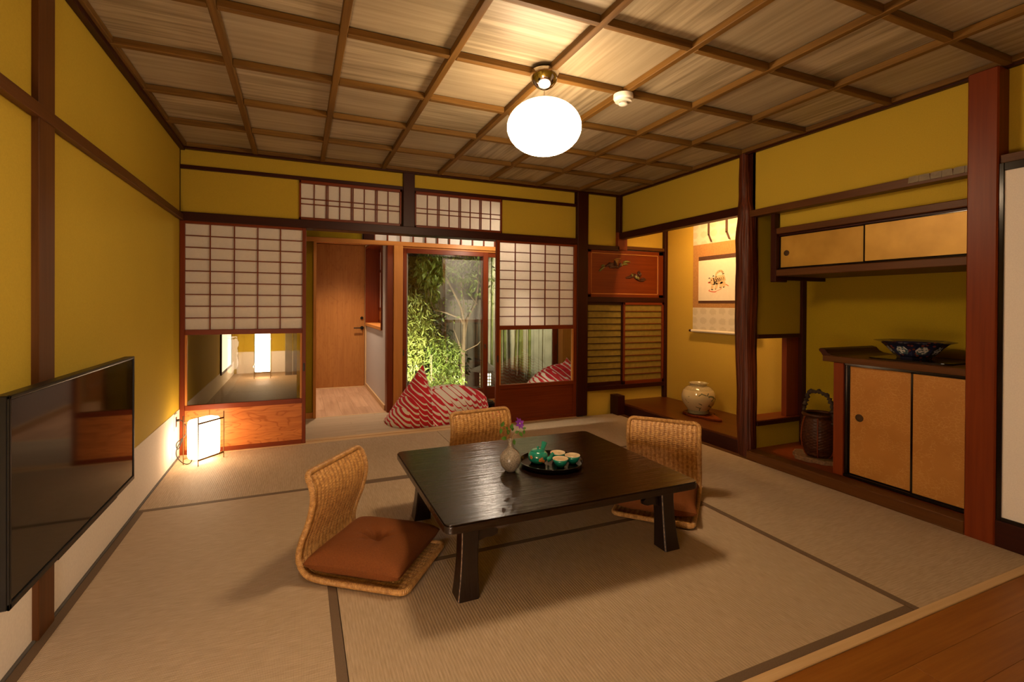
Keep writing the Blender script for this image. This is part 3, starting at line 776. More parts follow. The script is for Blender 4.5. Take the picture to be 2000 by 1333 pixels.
# crooked log pillar
bm_path = [(0.0, 2.650), (0.08, 2.646), (0.35, 2.654), (0.60, 2.659), (0.85, 2.664), (1.05, 2.668), (1.25, 2.668), (1.50, 2.663), (1.75, 2.668), (1.95, 2.683), (2.10, 2.686), (2.25, 2.685)]
def interp(tab, z):
    for (a, p), (b_, q) in zip(tab[:-1], tab[1:]):
        if a <= z <= b_:
            s = (z-a)/(b_-a); s = s*s*(3-2*s); return p+(q-p)*s
    return tab[-1][1]
rad = [(0, 0.060), (0.1, 0.063), (0.5, 0.066), (0.95, 0.072), (1.3, 0.075), (1.6, 0.074), (1.8, 0.060), (1.95, 0.044), (2.25, 0.034)]
mb = MB()
NS, NZ = 72, 160
from mathutils import noise as mnoise
for k in range(NZ+1):
    z = 2.255*k/NZ
    cy = interp(bm_path, z)+0.004*math.sin(z*9); r0 = interp(rad, z)
    for j in range(NS):
        a = 2*PI*j/NS
        g = mnoise.noise(Vector((math.cos(a)*5.5, math.sin(a)*5.5, z*1.6)))*0.5+mnoise.noise(Vector((math.cos(a)*12, math.sin(a)*12, z*4)))*0.35
        g2 = mnoise.noise(Vector((math.cos(a)*2, math.sin(a)*2, z*2.5)))
        g3 = abs(mnoise.noise(Vector((math.cos(a)*9, math.sin(a)*9, z*0.9+7))))
        r = r0*(0.98+0.10*g+0.07*g2+0.16*g3)
        mb.v.append((3.075+math.cos(a)*r, cy+math.sin(a)*r, z))
for k in range(NZ):
    for j in range(NS): mb.f.append((k*NS+j, k*NS+(j+1) % NS, (k+1)*NS+(j+1) % NS, (k+1)*NS+j))
wood('log_bark', (0.030, 0.005, 0.0015, 1), (0.13, 0.026, 0.006, 1), 'z', rough=0.42, fine=80, contrast=1.8, bumps=0.9, spec=0.3)
obj('trim_19', mb, 'log_bark', smooth='all', kind=S_, label='crooked glossy dark log pillar at the front edge of the tokonoma', cat='pillar')
part('trim_20', None, 'darkwood_z', 3.080, 3.105, 2.595, 2.655, 0.0, 2.25, kind=S_, label='dark square post hidden behind the crooked log pillar', cat='post')
# main pillar right
part('trim_21', None, 'redwood_z', 2.985, 3.115, 1.193, 1.310, -0.05, 2.245, c=0.006, kind=S_, label='big square reddish pillar at the right edge of the room', cat='pillar')

# tokonoma
t = thing('tokonoma_platform', (3.35, 3.45, 0.0), 'raised dark polished board floor of the scroll alcove', 'platform', kind=None)
part('front_sill', t, 'darkwood_y', 3.035, 3.09, 2.70, 4.215, -0.02, 0.100, c=0.004)
part('board', t, 'tokoboard_y', 3.040, 3.70, 2.66, 4.262, 0.085, 0.116, c=0.004)
part('trim_22', None, 'darkwood_z', 2.955, 3.04, 4.10, 4.235, -0.02, 0.195, kind=S_, label='short dark post stub at the left end of the tokonoma step', cat='post')
part('trim_23', None, 'midwood_y', 2.990, 3.034, 1.31, 4.10, -0.05, 0.004, kind=S_, label='brown strip between the tatami and the alcove steps', cat='trim')
obj('wall_tokonoma', MB().box(3.68, 3.74, 2.60, 4.33, -0.02, 2.36), 'toko_ochre', kind=S_, label='golden plaster back wall of the tokonoma behind the scroll', cat='wall')
obj('ceiling_tokonoma', MB().box(3.13, 3.74, 2.60, 4.33, 2.30, 2.33), 'midwood_y', kind=S_, label='boarded ceiling of the tokonoma, hidden above the lintel', cat='ceiling')
t = thing('tokonoma_lamp', (3.15, 3.35, 2.03), 'slim strip lamp hidden behind the lintel of the tokonoma', 'lamp')
part('housing', t, 'white_plastic', 3.13, 3.17, 3.08, 3.62, 2.03, 2.05)

# partition between the alcoves, with a low opening
t = thing('wall_partition', (3.35, 2.6, 0), 'olive plaster partition between tokonoma and cabinet alcove with a low opening', 'wall', kind=S_)
PY0, PY1 = 2.600, 2.655
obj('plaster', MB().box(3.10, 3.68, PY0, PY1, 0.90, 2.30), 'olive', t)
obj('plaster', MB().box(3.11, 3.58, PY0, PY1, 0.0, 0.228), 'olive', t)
part('rail', t, 'darkwood_x', 3.11, 3.575, PY0-0.01, PY1+0.005, 0.872, 0.902)
part('shelf', t, 'darkwood_x', 3.11, 3.575, PY0-0.012, PY1+0.10, 0.224, 0.256)
part('shelf', t, 'redwood_x', 3.11, 3.575, PY0-0.004, PY1+0.10, 0.256, 0.263)
part('jamb_board', t, 'redwood_z', 3.445, 3.60, PY0+0.012, PY1+0.0, 0.263, 0.872)
part('post', t, 'darkwood_z', 3.575, 3.625, PY0-0.02, PY1, 0.04, 1.45)

# cabinet alcove
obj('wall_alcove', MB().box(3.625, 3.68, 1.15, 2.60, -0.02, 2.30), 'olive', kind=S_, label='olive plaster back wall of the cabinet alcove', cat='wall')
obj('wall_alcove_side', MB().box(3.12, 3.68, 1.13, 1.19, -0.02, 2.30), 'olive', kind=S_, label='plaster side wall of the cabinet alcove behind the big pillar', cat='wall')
t = thing('alcove_floor', (3.35, 1.95, 0.0), 'low board floor of the cabinet alcove with a brown front sill', 'platform')
part('front_sill', t, 'midwood_y', 2.992, 3.09, 1.31, 2.585, -0.02, 0.062, c=0.004)
part('board', t, 'redwood_y', 3.09, 3.625, 1.19, 2.60, 0.0, 0.060)

# upper cabinet
def wallbox(): pass
t = thing('upper_cabinet', (3.35, 1.9, 1.325), 'wall cabinet hung high in the alcove with two gold leaf sliding doors', 'cabinet')
part('bottom_board', t, 'midwood_y', 3.085, 3.62, 1.20, 2.445, 1.325, 1.372, c=0.004)
part('top_board', t, 'midwood_y', 3.085, 3.62, 1.20, 2.47, 1.622, 1.664, c=0.004)
part('end_board', t, 'darkwood_z', 3.080, 3.20, 2.425, 2.470, 1.285, 1.664, c=0.004)
part('end_board', t, 'darkwood_z', 3.20, 3.62, 2.430, 2.465, 1.30, 1.664)
part('track', t, 'darkwood_y', 3.110, 3.14, 1.20, 2.425, 1.608, 1.622)
part('track', t, 'lacquer', 3.095, 3.14, 1.20, 2.425, 1.372, 1.381)
def goldoor(t, x, y0, y1, z0, z1, mat, pull=None, fr=0.010, prad=0.02):
    d = obj('door', MB().box(x, x+0.012, y0+fr, y1-fr, z0+fr*0.6, z1-fr*0.6), mat, t)
    for a in ((x-0.002, x+0.014, y0, y0+fr, z0, z1), (x-0.002, x+0.014, y1-fr, y1, z0, z1)): part('door_frame', d, 'lacquer', *a)
    for a in ((x-0.002, x+0.014, y0, y1, z0, z0+fr*0.6), (x-0.002, x+0.014, y0, y1, z1-fr*0.6, z1)): part('door_frame', d, 'lacquer', *a)
    if pull:
        mb = MB()
        n_ = 20
        i0 = len(mb.v)
        for (r, xx) in ((prad, x-0.001), (prad, x-0.004), (prad*0.82, x-0.004), (prad*0.75, x-0.001), (0.001, x-0.0012)):
            for j in range(n_): mb.v.append((xx, pull[0]+math.cos(2*PI*j/n_)*r, pull[1]+math.sin(2*PI*j/n_)*r))
        for k in range(4):
            for j in range(n_): mb.f.append((i0+k*n_+j, i0+k*n_+(j+1) % n_, i0+(k+1)*n_+(j+1) % n_, i0+(k+1)*n_+j))
        obj('round_pull', mb, 'bronze', d, smooth=True)
    return d
goldoor(t, 3.118, 1.835, 2.425, 1.381, 1.608, 'gold_leaf', (2.37, 1.485))
goldoor(t, 3.102, 1.20, 1.855, 1.381, 1.608, 'gold_leaf')
obj('wall_alcove_upper', MB().box(3.14, 3.19, 1.19, 2.44, 1.664, 2.30), 'ochre', kind=S_, label='ochre plaster strip above the hanging gold cabinet', cat='wall')
part('trim_24', None, 'darkwood_z', 3.085, 3.13, 2.440, 2.472, 1.664, 1.80, kind=S_, label='thin dark upright above the end of the hanging cabinet', cat='post')

# lower cabinet
t = thing('lower_cabinet', (3.3, 1.7, 0.06), 'waist-high alcove cabinet with two patterned gold doors and a curled shelf end', 'cabinet')
part('top_board', t, 'midwood_y', 3.085, 3.62, 1.20, 2.088, 0.764, 0.802, c=0.003)
part('side_post', t, 'redwood_z', 3.100, 3.19, 1.965, 2.026, 0.06, 0.764, c=0.003)
part('side_panel', t, 'redwood_z', 3.19, 3.62, 1.985, 2.010, 0.06, 0.764)
part('track', t, 'lacquer', 3.108, 3.16, 1.20, 1.965, 0.750, 0.764)
part('track', t, 'lacquer', 3.105, 3.16, 1.20, 1.965, 0.060, 0.078)
part('stop_strip', t, 'lacquer', 3.115, 3.13, 1.948, 1.965, 0.078, 0.750)
goldoor(t, 3.130, 1.585, 1.950, 0.078, 0.750, 'gold_pattern', (1.885, 0.435), 0.010, 0.023)
goldoor(t, 3.112, 1.20, 1.605, 0.078, 0.750, 'gold_pattern', None, 0.012)
# curled shelf end (fude-gaeshi)
out = [(1.99, 0.802), (2.03, 0.806), (2.055, 0.818), (2.072, 0.838), (2.10, 0.846), (2.112, 0.838), (2.108, 0.826), (2.098, 0.818), (2.088, 0.802)]
obj('curled_end', MB().prism(out, 'x', 3.085, 3.62), 'darkwood_x', t, label='dark curled lip at the end of the shelf')

# right: fusuma beyond the big pillar
part('trim_25', None, 'midwood_y', 3.00, 3.12, -0.28, 1.192, 1.785, 1.825, kind=S_, label='reddish beam above the white sliding door at the right edge', cat='beam')
part('trim_26', None, 'darkwood_y', 2.985, 3.12, 1.05, 1.192, -0.05, 0.120, kind=S_, label='dark worn sill beside the big pillar', cat='sill')
part('trim_27', None, 'midwood_y', 2.985, 3.12, -0.28, 1.05, -0.05, 0.100, kind=S_, label='sill under the white sliding door', cat='sill')
t = thing('door_3', (3.00, 0.7, 0.12), 'white papered sliding door in a glossy black frame at the right edge', 'sliding door', kind=S_)
obj('paper', MB().box(3.000, 3.012, 0.27, 1.174, 0.135, 1.75), 'fusuma_white', t)
part('frame', t, 'lacquer', 2.992, 3.016, 1.174, 1.192, 0.12, 1.785, label='glossy black frame upright')
part('frame', t, 'lacquer', 2.992, 3.016, 0.27, 1.174, 1.748, 1.785)
part('frame', t, 'lacquer', 2.992, 3.016, 0.27, 1.174, 0.12, 0.137)
part('frame', t, 'lacquer', 2.992, 3.016, 0.25, 0.27, 0.12, 1.785)
obj('wall_right_near', MB().box(3.02, 3.12, -0.30, 0.26, 0.0, 1.79), 'fusuma_white', kind=S_, label='pale wall beside the sliding door, beyond the right edge of view', cat='wall')
# wall behind the camera, with washi skirting
t = thing('wall_front', (1.1, -0.3, 0), 'ochre wall behind the camera, mirrored in the screen glass', 'wall', kind=S_)
obj('plaster', MB().box(-0.88, 3.15, -0.38, -0.30, -0.05, 2.36), 'ochre', t)
obj('paper_skirting', MB().box(-0.80, 1.5, -0.300, -0.297, 0.0, 0.338), 'washi_white', t)

# ------------------------------------------------------------------ VERANDA AND VESTIBULE
t = thing('floor', (1.0, 4.7, -0.03), 'greyish oak boards of the veranda behind the screens', 'floor', kind=S_)
for k in range(8):
    y0 = 4.345+0.097*k
    cuts = [-0.94, 0.45+0.5*((k*3) % 4)/2, 1.9+0.4*((k*5) % 3)/2, 3.1]
    for a, b_ in zip(cuts[:-1], cuts[1:]): part('plank', t, 'verandawood_x', a+0.0004, b_-0.0004, y0, y0+0.0963, -0.03, 0.0, c=0.0006)
t = thing('floor', (0.5, 6.0, -0.03), 'warm lit plank floor of the small vestibule in front of the wooden door', 'floor', kind=S_)
for k in range(5):
    x0 = 0.10+0.15*k
    cuts = [5.135, 5.5+0.35*((k*2) % 3), 6.2+0.2*(k % 2), 6.86]
    for a, b_ in zip(cuts[:-1], cuts[1:]): part('plank', t, 'vestwood_y', x0, x0+0.1494, a+0.0004, b_-0.0004, -0.03, 0.0, c=0.0006)
part('trim_28', None, 'lightwood_x', 0.10, 0.86, 5.121, 5.135, -0.03, 0.003, kind=S_, label='pale floor joint strip at the vestibule opening', cat='trim')
t = thing('wall_veranda', (-0.3, 5.13, 0), 'olive plaster wall across the veranda', 'wall', kind=S_)
obj('plaster', MB().box(-0.02, 0.125, 5.13, 5.20, -0.02, 2.3), 'olive', t)
obj('plaster', MB().box(0.125, 0.58, 5.13, 5.20, 1.76, 2.3), 'olive', t)
t = thing('wall_far_room', (-0.4, 7, 0), 'ochre plastered walls of the far room with a pale skirting band', 'wall', kind=S_)
obj('plaster', MB().box(-1.0, -0.94, 4.33, 8.86, -0.02, 2.3), 'ochre', t)
obj('plaster', MB().box(-1.0, 0.03, 8.80, 8.86, -0.02, 2.3), 'ochre', t)
obj('plaster', MB().box(-0.02, 0.03, 5.20, 8.80, -0.02, 2.3), 'ochre', t)
obj('ceiling_boards', MB().box(-1.0, 0.03, 5.20, 8.86, 2.28, 2.31), 'midwood_y', t)
obj('paper_skirting', MB().box(-0.94, -0.937, 4.5, 8.80, 0.0, 0.20), 'washi_white', t)
obj('paper_skirting', MB().box(-0.90, -0.02, 8.797, 8.80, 0.0, 0.34), 'washi_white', t)
t = thing('floor', (-0.4, 7, -0.05), 'straw-coloured matted floor of the far room behind the left screen', 'floor', kind=S_)
for k in range(4): obj('mat', MB().bbox(-0.94, -0.02, 5.125+0.92*k, 6.04+0.92*k, -0.05, 0.0, c=0.001), 'tatami_x', t)
part('trim_29', None, 'orangewood_x', -0.02, 0.125, 5.115, 5.13, 0.0, 0.055, kind=S_, label='orange wooden skirting under the olive veranda wall', cat='baseboard')
part('trim_30', None, 'orangewood_z', 0.125, 0.152, 5.10, 5.20, 0.0, 1.716, kind=S_, label='left orange jamb of the vestibule opening', cat='jamb')
part('trim_31', None, 'orangewood_x', -0.9, 2.98, 5.10, 5.16, 1.716, 1.760, kind=S_, label='orange wooden lintel running over the garden doors', cat='beam')
part('trim_32', None, 'redwood_z', 0.826, 0.886, 5.10, 5.22, 0.0, 1.716, kind=S_, label='red brown post at the right of the vestibule opening', cat='post')
part('trim_33', None, 'orangewood_z', 0.888, 0.982, 5.085, 5.20, 0.0, 1.716, c=0.004, kind=S_, label='pale orange square post left of the garden door', cat='post')
part('trim_34', None, 'darkwood_z', 0.590, 0.695, 5.105, 5.20, 1.76, 2.25, kind=S_, label='short dark post beside the veranda transom', cat='post')
part('trim_35', None, 'orangewood_z', 2.870, 2.985, 5.085, 5.20, 0.0, 1.716, c=0.004, kind=S_, label='orange post at the right end of the garden doors', cat='post')
obj('wall_veranda_right', MB().box(2.985, 3.06, 4.34, 5.25, -0.02, 2.3), 'olive', kind=S_, label='olive wall closing the right end of the veranda', cat='wall')
obj('ceiling_veranda', MB().box(-1.0, 3.06, 4.33, 5.20, 2.26, 2.29), 'midwood_x', kind=S_, label='boarded veranda ceiling, hidden above the lintel', cat='ceiling')
t = thing('window_6', (1.4, 5.13, 1.76), 'row of papered transom panes above the garden doors', 'window', kind=S_)
part('frame_rail', t, 'darkwood_x', 0.695, 2.95, 5.118, 5.15, 1.98, 2.01)
obj('plaster_above', MB().box(0.695, 2.99, 5.13, 5.18, 2.01, 2.27), 'olive', t)
obj('paper', MB().box(0.70, 2.95, 5.140, 5.142, 1.76, 1.99), 'shoji_paper', t)
for k in range(18):
    x = 0.70+0.1355*k*0.97
    part('lattice_bar', t, 'redwood_z', x-0.006, x+0.006, 5.118, 5.140, 1.76, 1.985, c=0.001)
part('trim_36', None, 'orangewood_x', 0.985, 2.87, 5.13, 5.27, -0.03, 0.040, kind=S_, label='wooden threshold under the garden doors', cat='sill')
part('trim_37', None, 'orangewood_x', 0.985, 2.87, 5.16, 5.27, 1.700, 1.745, kind=S_, label='upper track of the garden doors', cat='rail')

def gdoor(name, x0, x1, y, label, pull):
    t = thing(name, ((x0+x1)/2, y, 0.04), label, 'sliding door', kind=S_)
    part('stile', t, 'redwood_z', x0, x0+0.052, y-0.016, y+0.016, 0.04, 1.700)
    part('stile', t, 'redwood_z', x1-0.058, x1, y-0.016, y+0.016, 0.04, 1.700)
    part('top_rail', t, 'redwood_x', x0+0.052, x1-0.058, y-0.016, y+0.016, 1.652, 1.700)
    part('bottom_rail', t, 'redwood_x', x0+0.052, x1-0.058, y-0.016, y+0.016, 0.04, 0.175)
    obj('glass_pane', MB().box(x0+0.045, x1-0.05, y-0.002, y+0.002, 0.17, 1.66), 'clear_glass', t)
    part('finger_pull', t, 'dark_iron', pull-0.006, pull+0.006, y-0.019, y-0.012, 0.57, 0.635)
    return t
g = gdoor('door_4', 0.984, 1.950, 5.175, 'left glazed garden door with red brown frame', 1.005)
part('latch', g, 'bronze', 1.905, 1.925, 5.150, 5.160, 0.62, 0.67, label='small brass latch')
gdoor('door_5', 1.890, 2.868, 5.225, 'right glazed garden door behind the first', 2.846)
# vestibule walls, door, side window
t = thing('door_6', (0.5, 6.84, 0), 'plain upright-grain wooden door with black lever handle at the end of the vestibule', 'door', kind=S_)
part('door_leaf', t, 'doorfig_z', 0.195, 0.808, 6.835, 6.87, 0.012, 1.895)
h = obj('lever_handle', MB().tube([(0.665, 6.79, 0.792), (0.765, 6.79, 0.792), (0.775, 6.80, 0.792), (0.775, 6.835, 0.792)], 0.0075, 8), 'black_plastic', t, smooth=True, label='black lever handle')
mb = MB(); mb.tube([(0.775, 6.835, 0.792), (0.775, 6.825, 0.792)], 0.024, 20)
obj('rose', mb, 'black_plastic', h, smooth=True)
mb = MB(); mb.tube([(0.772, 6.835, 0.925), (0.772, 6.822, 0.925)], 0.019, 20)
obj('thumb_turn', mb, 'black_plastic', t, smooth=True)
part('threshold', t, 'lightwood_x', 0.15, 0.83, 6.82, 6.88, -0.01, 0.012)
part('door_frame', t, 'orangewood_z', 0.160, 0.193, 6.80, 6.88, 0.0, 1.93)
part('door_frame', t, 'lightwood_z', 0.811, 0.828, 6.80, 6.88, 0.0, 1.93)
part('door_frame', t, 'orangewood_x', 0.15, 0.83, 6.80, 6.88, 1.90, 1.93)
t = thing('wall_vestibule', (0.5, 6.0, 0), 'grey plaster walls of the vestibule beside the wooden door', 'wall', kind=S_)
obj('plaster', MB().box(0.03, 0.125, 5.20, 6.9, -0.02, 2.3), 'grey_plaster', t)
obj('plaster', MB().box(0.125, 0.86, 6.88, 6.95, -0.02, 2.3), 'grey_plaster', t)
obj('plaster', MB().box(0.828, 0.86, 5.22, 6.9, 0.0, 0.83), 'grey_plaster', t)
obj('plaster', MB().box(0.828, 0.86, 5.22, 5.44, 0.83, 1.87), 'grey_plaster', t)
obj('plaster', MB().box(0.828, 0.86, 6.80, 6.9, 0.83, 1.87), 'grey_plaster', t)
obj('plaster', MB().box(0.828, 0.86, 5.22, 6.9, 1.87, 2.3), 'grey_plaster', t)
obj('plaster', MB().box(0.10, 1.1, 5.20, 6.95, 2.28, 2.31), 'grey_plaster', t)
obj('plaster', MB().box(0.86, 1.06, 5.22, 5.42, -0.02, 2.3), 'grey_plaster', t)
part('skirting', t, 'lightwood_y', 0.815, 0.830, 5.22, 6.80, 0.0, 0.055)
t = thing('window_7', (0.9, 6.1, 0.83), 'deep-set side window with red wooden casements in the vestibule', 'window', kind=S_)
part('sill_board', t, 'orangewood_y', 0.810, 1.02, 5.44, 6.80, 0.825, 0.862)
part('reveal', t, 'redwood_z', 0.812, 1.02, 5.42, 5.455, 0.83, 1.87)
part('reveal', t, 'redwood_z', 0.812, 1.02, 6.785, 6.815, 0.83, 1.87)
part('reveal', t, 'redwood_y', 0.812, 1.02, 5.44, 6.80, 1.84, 1.875)
for y in (5.475, 6.12, 6.765): part('casement_stile', t, 'redwood_z', 0.985, 1.010, y-0.022, y+0.022, 0.862, 1.84)
for z in (0.885, 1.05, 1.55, 1.82): part('casement_rail', t, 'redwood_y', 0.985, 1.010, 5.455, 6.785, z-0.018, z+0.018)
obj('glass_pane', MB().box(0.996, 1.000, 5.46, 6.78, 1.05, 1.84), 'shoji_paper', t)
obj('lower_board', MB().box(0.994, 1.002, 5.46, 6.78, 0.87, 1.05), 'orangewood_y', t)
obj('latch_knob', MB().lathe([(0.001, 0), (0.010, 0.004), (0.010, 0.014), (0.001, 0.018)], (0.975, 6.12, 1.24), 12), 'ivory', t, smooth=True)

# veranda spot lamp (visible lit face just under the lintel)
t = thing('spot_lamp', (1.80, 4.60, 1.77), 'small bright downlight hanging just below the lintel in the veranda', 'lamp')
obj('housing', MB().lathe([(0.001, 0.012), (0.036, 0.012), (0.036, 0.022), (0.008, 0.028), (0.006, 0.49)], (1.80, 4.60, 1.77), 20), 'white_plastic', t, smooth=True)
obj('lens', MB().lathe([(0.001, 0), (0.032, 0.002), (0.032, 0.012)], (1.80, 4.60, 1.772), 20), 'led_glow', t)

# ------------------------------------------------------------------ GARDEN
obj('garden_ground', MB().grid(lambda a, b: (-0.2+6.4*a, 5.28+3.3*b, -0.36+0.05*mnoise.noise(Vector((a*9, b*7, 0)))), 40, 24), 'soil', kind='structure', label='dark mossy soil of the small courtyard garden', cat='ground', smooth='all')
t = thing('boundary_fence', (3.0, 8.4, -0.4), 'pale boundary wall of upright boards behind the bamboo', 'fence')
x = -0.2; k = 0
while x < 6.2:
    wd = 0.11+0.02*((k*7) % 3)
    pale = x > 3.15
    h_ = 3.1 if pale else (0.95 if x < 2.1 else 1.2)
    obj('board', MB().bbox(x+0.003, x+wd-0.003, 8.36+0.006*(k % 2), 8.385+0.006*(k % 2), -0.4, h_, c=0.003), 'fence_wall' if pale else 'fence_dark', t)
    x += wd; k += 1
t = thing('neighbour_house', (1.5, 9.0, -0.4), 'dark neighbouring house wall beyond the garden', 'house')
obj('wall', MB().box(-0.5, 3.6, 8.9, 9.0, -0.4, 3.4), 'fence_dark', t)
part('eave', t, 'fence_dark', 0.5, 2.3, 8.7, 8.95, 2.0, 2.06)
obj('wall_garden_right', MB().box(4.9, 5.0, 5.3, 8.5, -0.4, 3.2), 'fence_wall', kind=S_, label='pale side wall of the garden at the right', cat='wall')
part('drain_post', None, 'dark_bark', 3.02, 3.10, 5.42, 5.50, -0.36, 2.2, label='black post standing outside at the right end of the garden doors', cat='post')

def leaf_cloud(mb, c, rad, n, size, slim, droop=0.4, shell=0.0):
    for _ in range(n):
        while True:
            p = Vector((random.uniform(-1, 1), random.uniform(-1, 1), random.uniform(-1, 1)))
            if shell < p.length <= 1: break
        q = Vector((c[0]+p.x*rad[0], c[1]+p.y*rad[1], c[2]+p.z*rad[2]))
        d = Vector((random.uniform(-1, 1), random.uniform(-1, 1), random.uniform(-1, 0.5)-droop)).normalized()
        sd = d.cross(Vector((random.uniform(-1, 1), random.uniform(-1, 1), random.uniform(-1, 1)))).normalized()
        l = size*random.uniform(0.6, 1.2); wv = l*slim
        nn = d.cross(sd)*l*0.08
        i = len(mb.v)
        mb.v += [tuple(q), tuple(q+d*l*0.45+sd*wv+nn), tuple(q+d*l), tuple(q+d*l*0.45-sd*wv+nn)]
        mb.f += [(i, i+1, i+2), (i, i+2, i+3)]
def shrub(name, label, cat, base, stems, clouds, leafm, stemm='bark', n_=None):
    t = thing(name, base, label, cat)
    mb = MB()
    for path, r0, r1 in stems:
        n = len(path); mb.tube(path, r0, 8, rr=[r0+(r1-r0)*k/(n-1) for k in range(n)])
    obj('stem' if len(stems) > 1 else 'trunk', mb, stemm, t, smooth=True)
    mb = MB(); mb.open = True
    for c in clouds: leaf_cloud(mb, *c)
    obj('foliage', mb, leafm, t, kind='stuff')
    return t
# bright bamboo bush on the left
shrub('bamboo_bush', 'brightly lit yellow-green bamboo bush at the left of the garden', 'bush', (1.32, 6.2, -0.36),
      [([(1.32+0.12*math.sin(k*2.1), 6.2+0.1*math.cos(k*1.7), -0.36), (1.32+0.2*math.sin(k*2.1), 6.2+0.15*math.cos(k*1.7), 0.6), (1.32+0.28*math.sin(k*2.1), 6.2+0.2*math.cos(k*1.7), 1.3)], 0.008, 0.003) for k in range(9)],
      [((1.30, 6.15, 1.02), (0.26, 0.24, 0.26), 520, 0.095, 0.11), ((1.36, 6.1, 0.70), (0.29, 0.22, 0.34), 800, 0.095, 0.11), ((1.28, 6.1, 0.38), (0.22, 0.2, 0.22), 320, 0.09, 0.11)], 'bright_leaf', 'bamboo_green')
shrub('nandina_bush', 'lower dense green bush beside the standing stone and the tree', 'bush', (1.66, 6.0, -0.36),
      [([(1.66+0.1*math.sin(k*2.1), 6.0+0.1*math.cos(k*1.7), -0.36), (1.66+0.16*math.sin(k*2.1), 6.0, 0.1), (1.68+0.24*math.sin(k*2.1), 6.0+0.2*math.cos(k*1.7), 0.5)], 0.007, 0.003) for k in range(8)],
      [((1.68, 6.0, 0.50), (0.24, 0.2, 0.22), 900, 0.075, 0.12), ((1.68, 5.95, 0.18), (0.25, 0.2, 0.26), 1000, 0.075, 0.12)], 'mid_leaf', 'bark')
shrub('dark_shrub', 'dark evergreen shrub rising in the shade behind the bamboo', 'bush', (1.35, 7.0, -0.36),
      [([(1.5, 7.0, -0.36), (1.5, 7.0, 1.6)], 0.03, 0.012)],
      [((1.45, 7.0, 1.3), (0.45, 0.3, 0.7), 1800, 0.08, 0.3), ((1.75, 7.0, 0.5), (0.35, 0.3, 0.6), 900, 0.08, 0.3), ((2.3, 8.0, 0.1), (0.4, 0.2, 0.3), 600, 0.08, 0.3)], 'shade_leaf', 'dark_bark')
# slim tree with a forked trunk
T = lambda x, z, dy=0: (x, 6.6+dy, z)
tr_ = shrub('garden_tree', 'slender tree with forked pale trunk lit in the middle of the garden', 'tree', (2.11, 6.6, -0.36),
      [([T(2.11, -0.36), T(2.115, 0.1), T(2.12, 0.45), T(2.13, 0.65), T(2.19, 0.9, .05), T(2.33, 1.12, .1), T(2.38, 1.4, .1), T(2.40, 1.9, .1)], 0.040, 0.010),
       ([T(2.13, 0.65), T(2.12, 0.85, -.05), T(2.06, 1.08, -.08), T(1.93, 1.32, -.1), T(1.84, 1.48, -.1)], 0.026, 0.008),
       ([T(2.15, 0.78), T(2.05, 0.92, -.1), T(1.83, 1.0, -.15), T(1.66, 1.04, -.15), T(1.60, 1.2, -.15), T(1.58, 1.35, -.15)], 0.016, 0.005),
       ([T(2.12, 0.85), T(2.16, 1.15, .1), T(2.12, 1.4, .1), T(2.02, 1.7, .1)], 0.014, 0.004),
       ([T(2.12, 0.45), T(2.30, 0.55, -.1), T(2.42, 0.68, -.1)], 0.010, 0.003),
       ([T(2.11, 0.40), T(2.02, 0.6, -.1), T(1.95, 0.78, -.1)], 0.014, 0.004),
       ([T(2.33, 1.12), T(2.20, 1.3, .1), T(2.05, 1.45, .1)], 0.008, 0.003),
       ([T(2.38, 1.4), T(2.30, 1.6, .1), T(2.18, 1.78, .1)], 0.008, 0.003)],
      [((1.62, 6.45, 1.62), (0.22, 0.2, 0.30), 420, 0.10, 0.22, 0.8), ((1.60, 6.45, 1.25), (0.14, 0.12, 0.15), 110, 0.075, 0.22, 0.8), ((2.0, 6.6, 1.68), (0.36, 0.25, 0.25), 420, 0.08, 0.22, 0.8), ((2.3, 6.6, 1.5), (0.3, 0.25, 0.3), 200, 0.075, 0.22, 0.8), ((1.95, 6.55, 1.1), (0.3, 0.2, 0.25), 70, 0.07, 0.22), ((2.2, 6.6, 2.0), (0.6, 0.3, 0.2), 300, 0.08, 0.22)], 'mid_leaf')
# bamboo poles in front of the pale wall (right)
BL = ['bamboo stalk at the left side of the view through the right screen, beside its stile', 'straight bamboo stalk second from the left through the right screen glass', 'leaning bamboo stalk right of the brown grass mound', 'slightly leaning bamboo stalk in the middle of the right screen glass', 'thicker bamboo stalk just right of the middle of the right screen glass', 'rightmost bamboo stalk before the pale wall', 'bamboo stalk half hidden behind the left stile of the right screen']
for k, (x, y, lean) in enumerate([(3.10, 7.6, 0.02), (3.26, 7.8, -0.01), (3.36, 7.6, 0.05), (3.49, 7.7, 0.02), (3.64, 7.9, -0.02), (3.78, 7.9, 0.0), (2.98, 7.7, 0.0)]):
    t = thing('bamboo_stalk', (x, y, -0.36), BL[k], 'bamboo', 'bamboo stalks by the pale wall')
    mb = MB(); path = []; rr = []
    r = 0.022+0.006*(k % 2)
    for q in range(10):
        z = -0.36+0.28*q
        for dz, m_ in ((0, 1.15), (0.012, 1.0), (0.26, 1.0)):
            path.append((x+lean*(z+dz), y, z+dz)); rr.append(r*m_)
    mb.tube(path, r, 10, rr=rr); obj('culm', mb, 'bamboo_green', t, smooth='all')
    mb = MB(); mb.open = True; leaf_cloud(mb, (x+lean*1.5, y-0.03, 1.45), (0.07, 0.07, 0.4), 60, 0.07, 0.09)
    obj('foliage', mb, 'mid_leaf', t, kind='stuff')
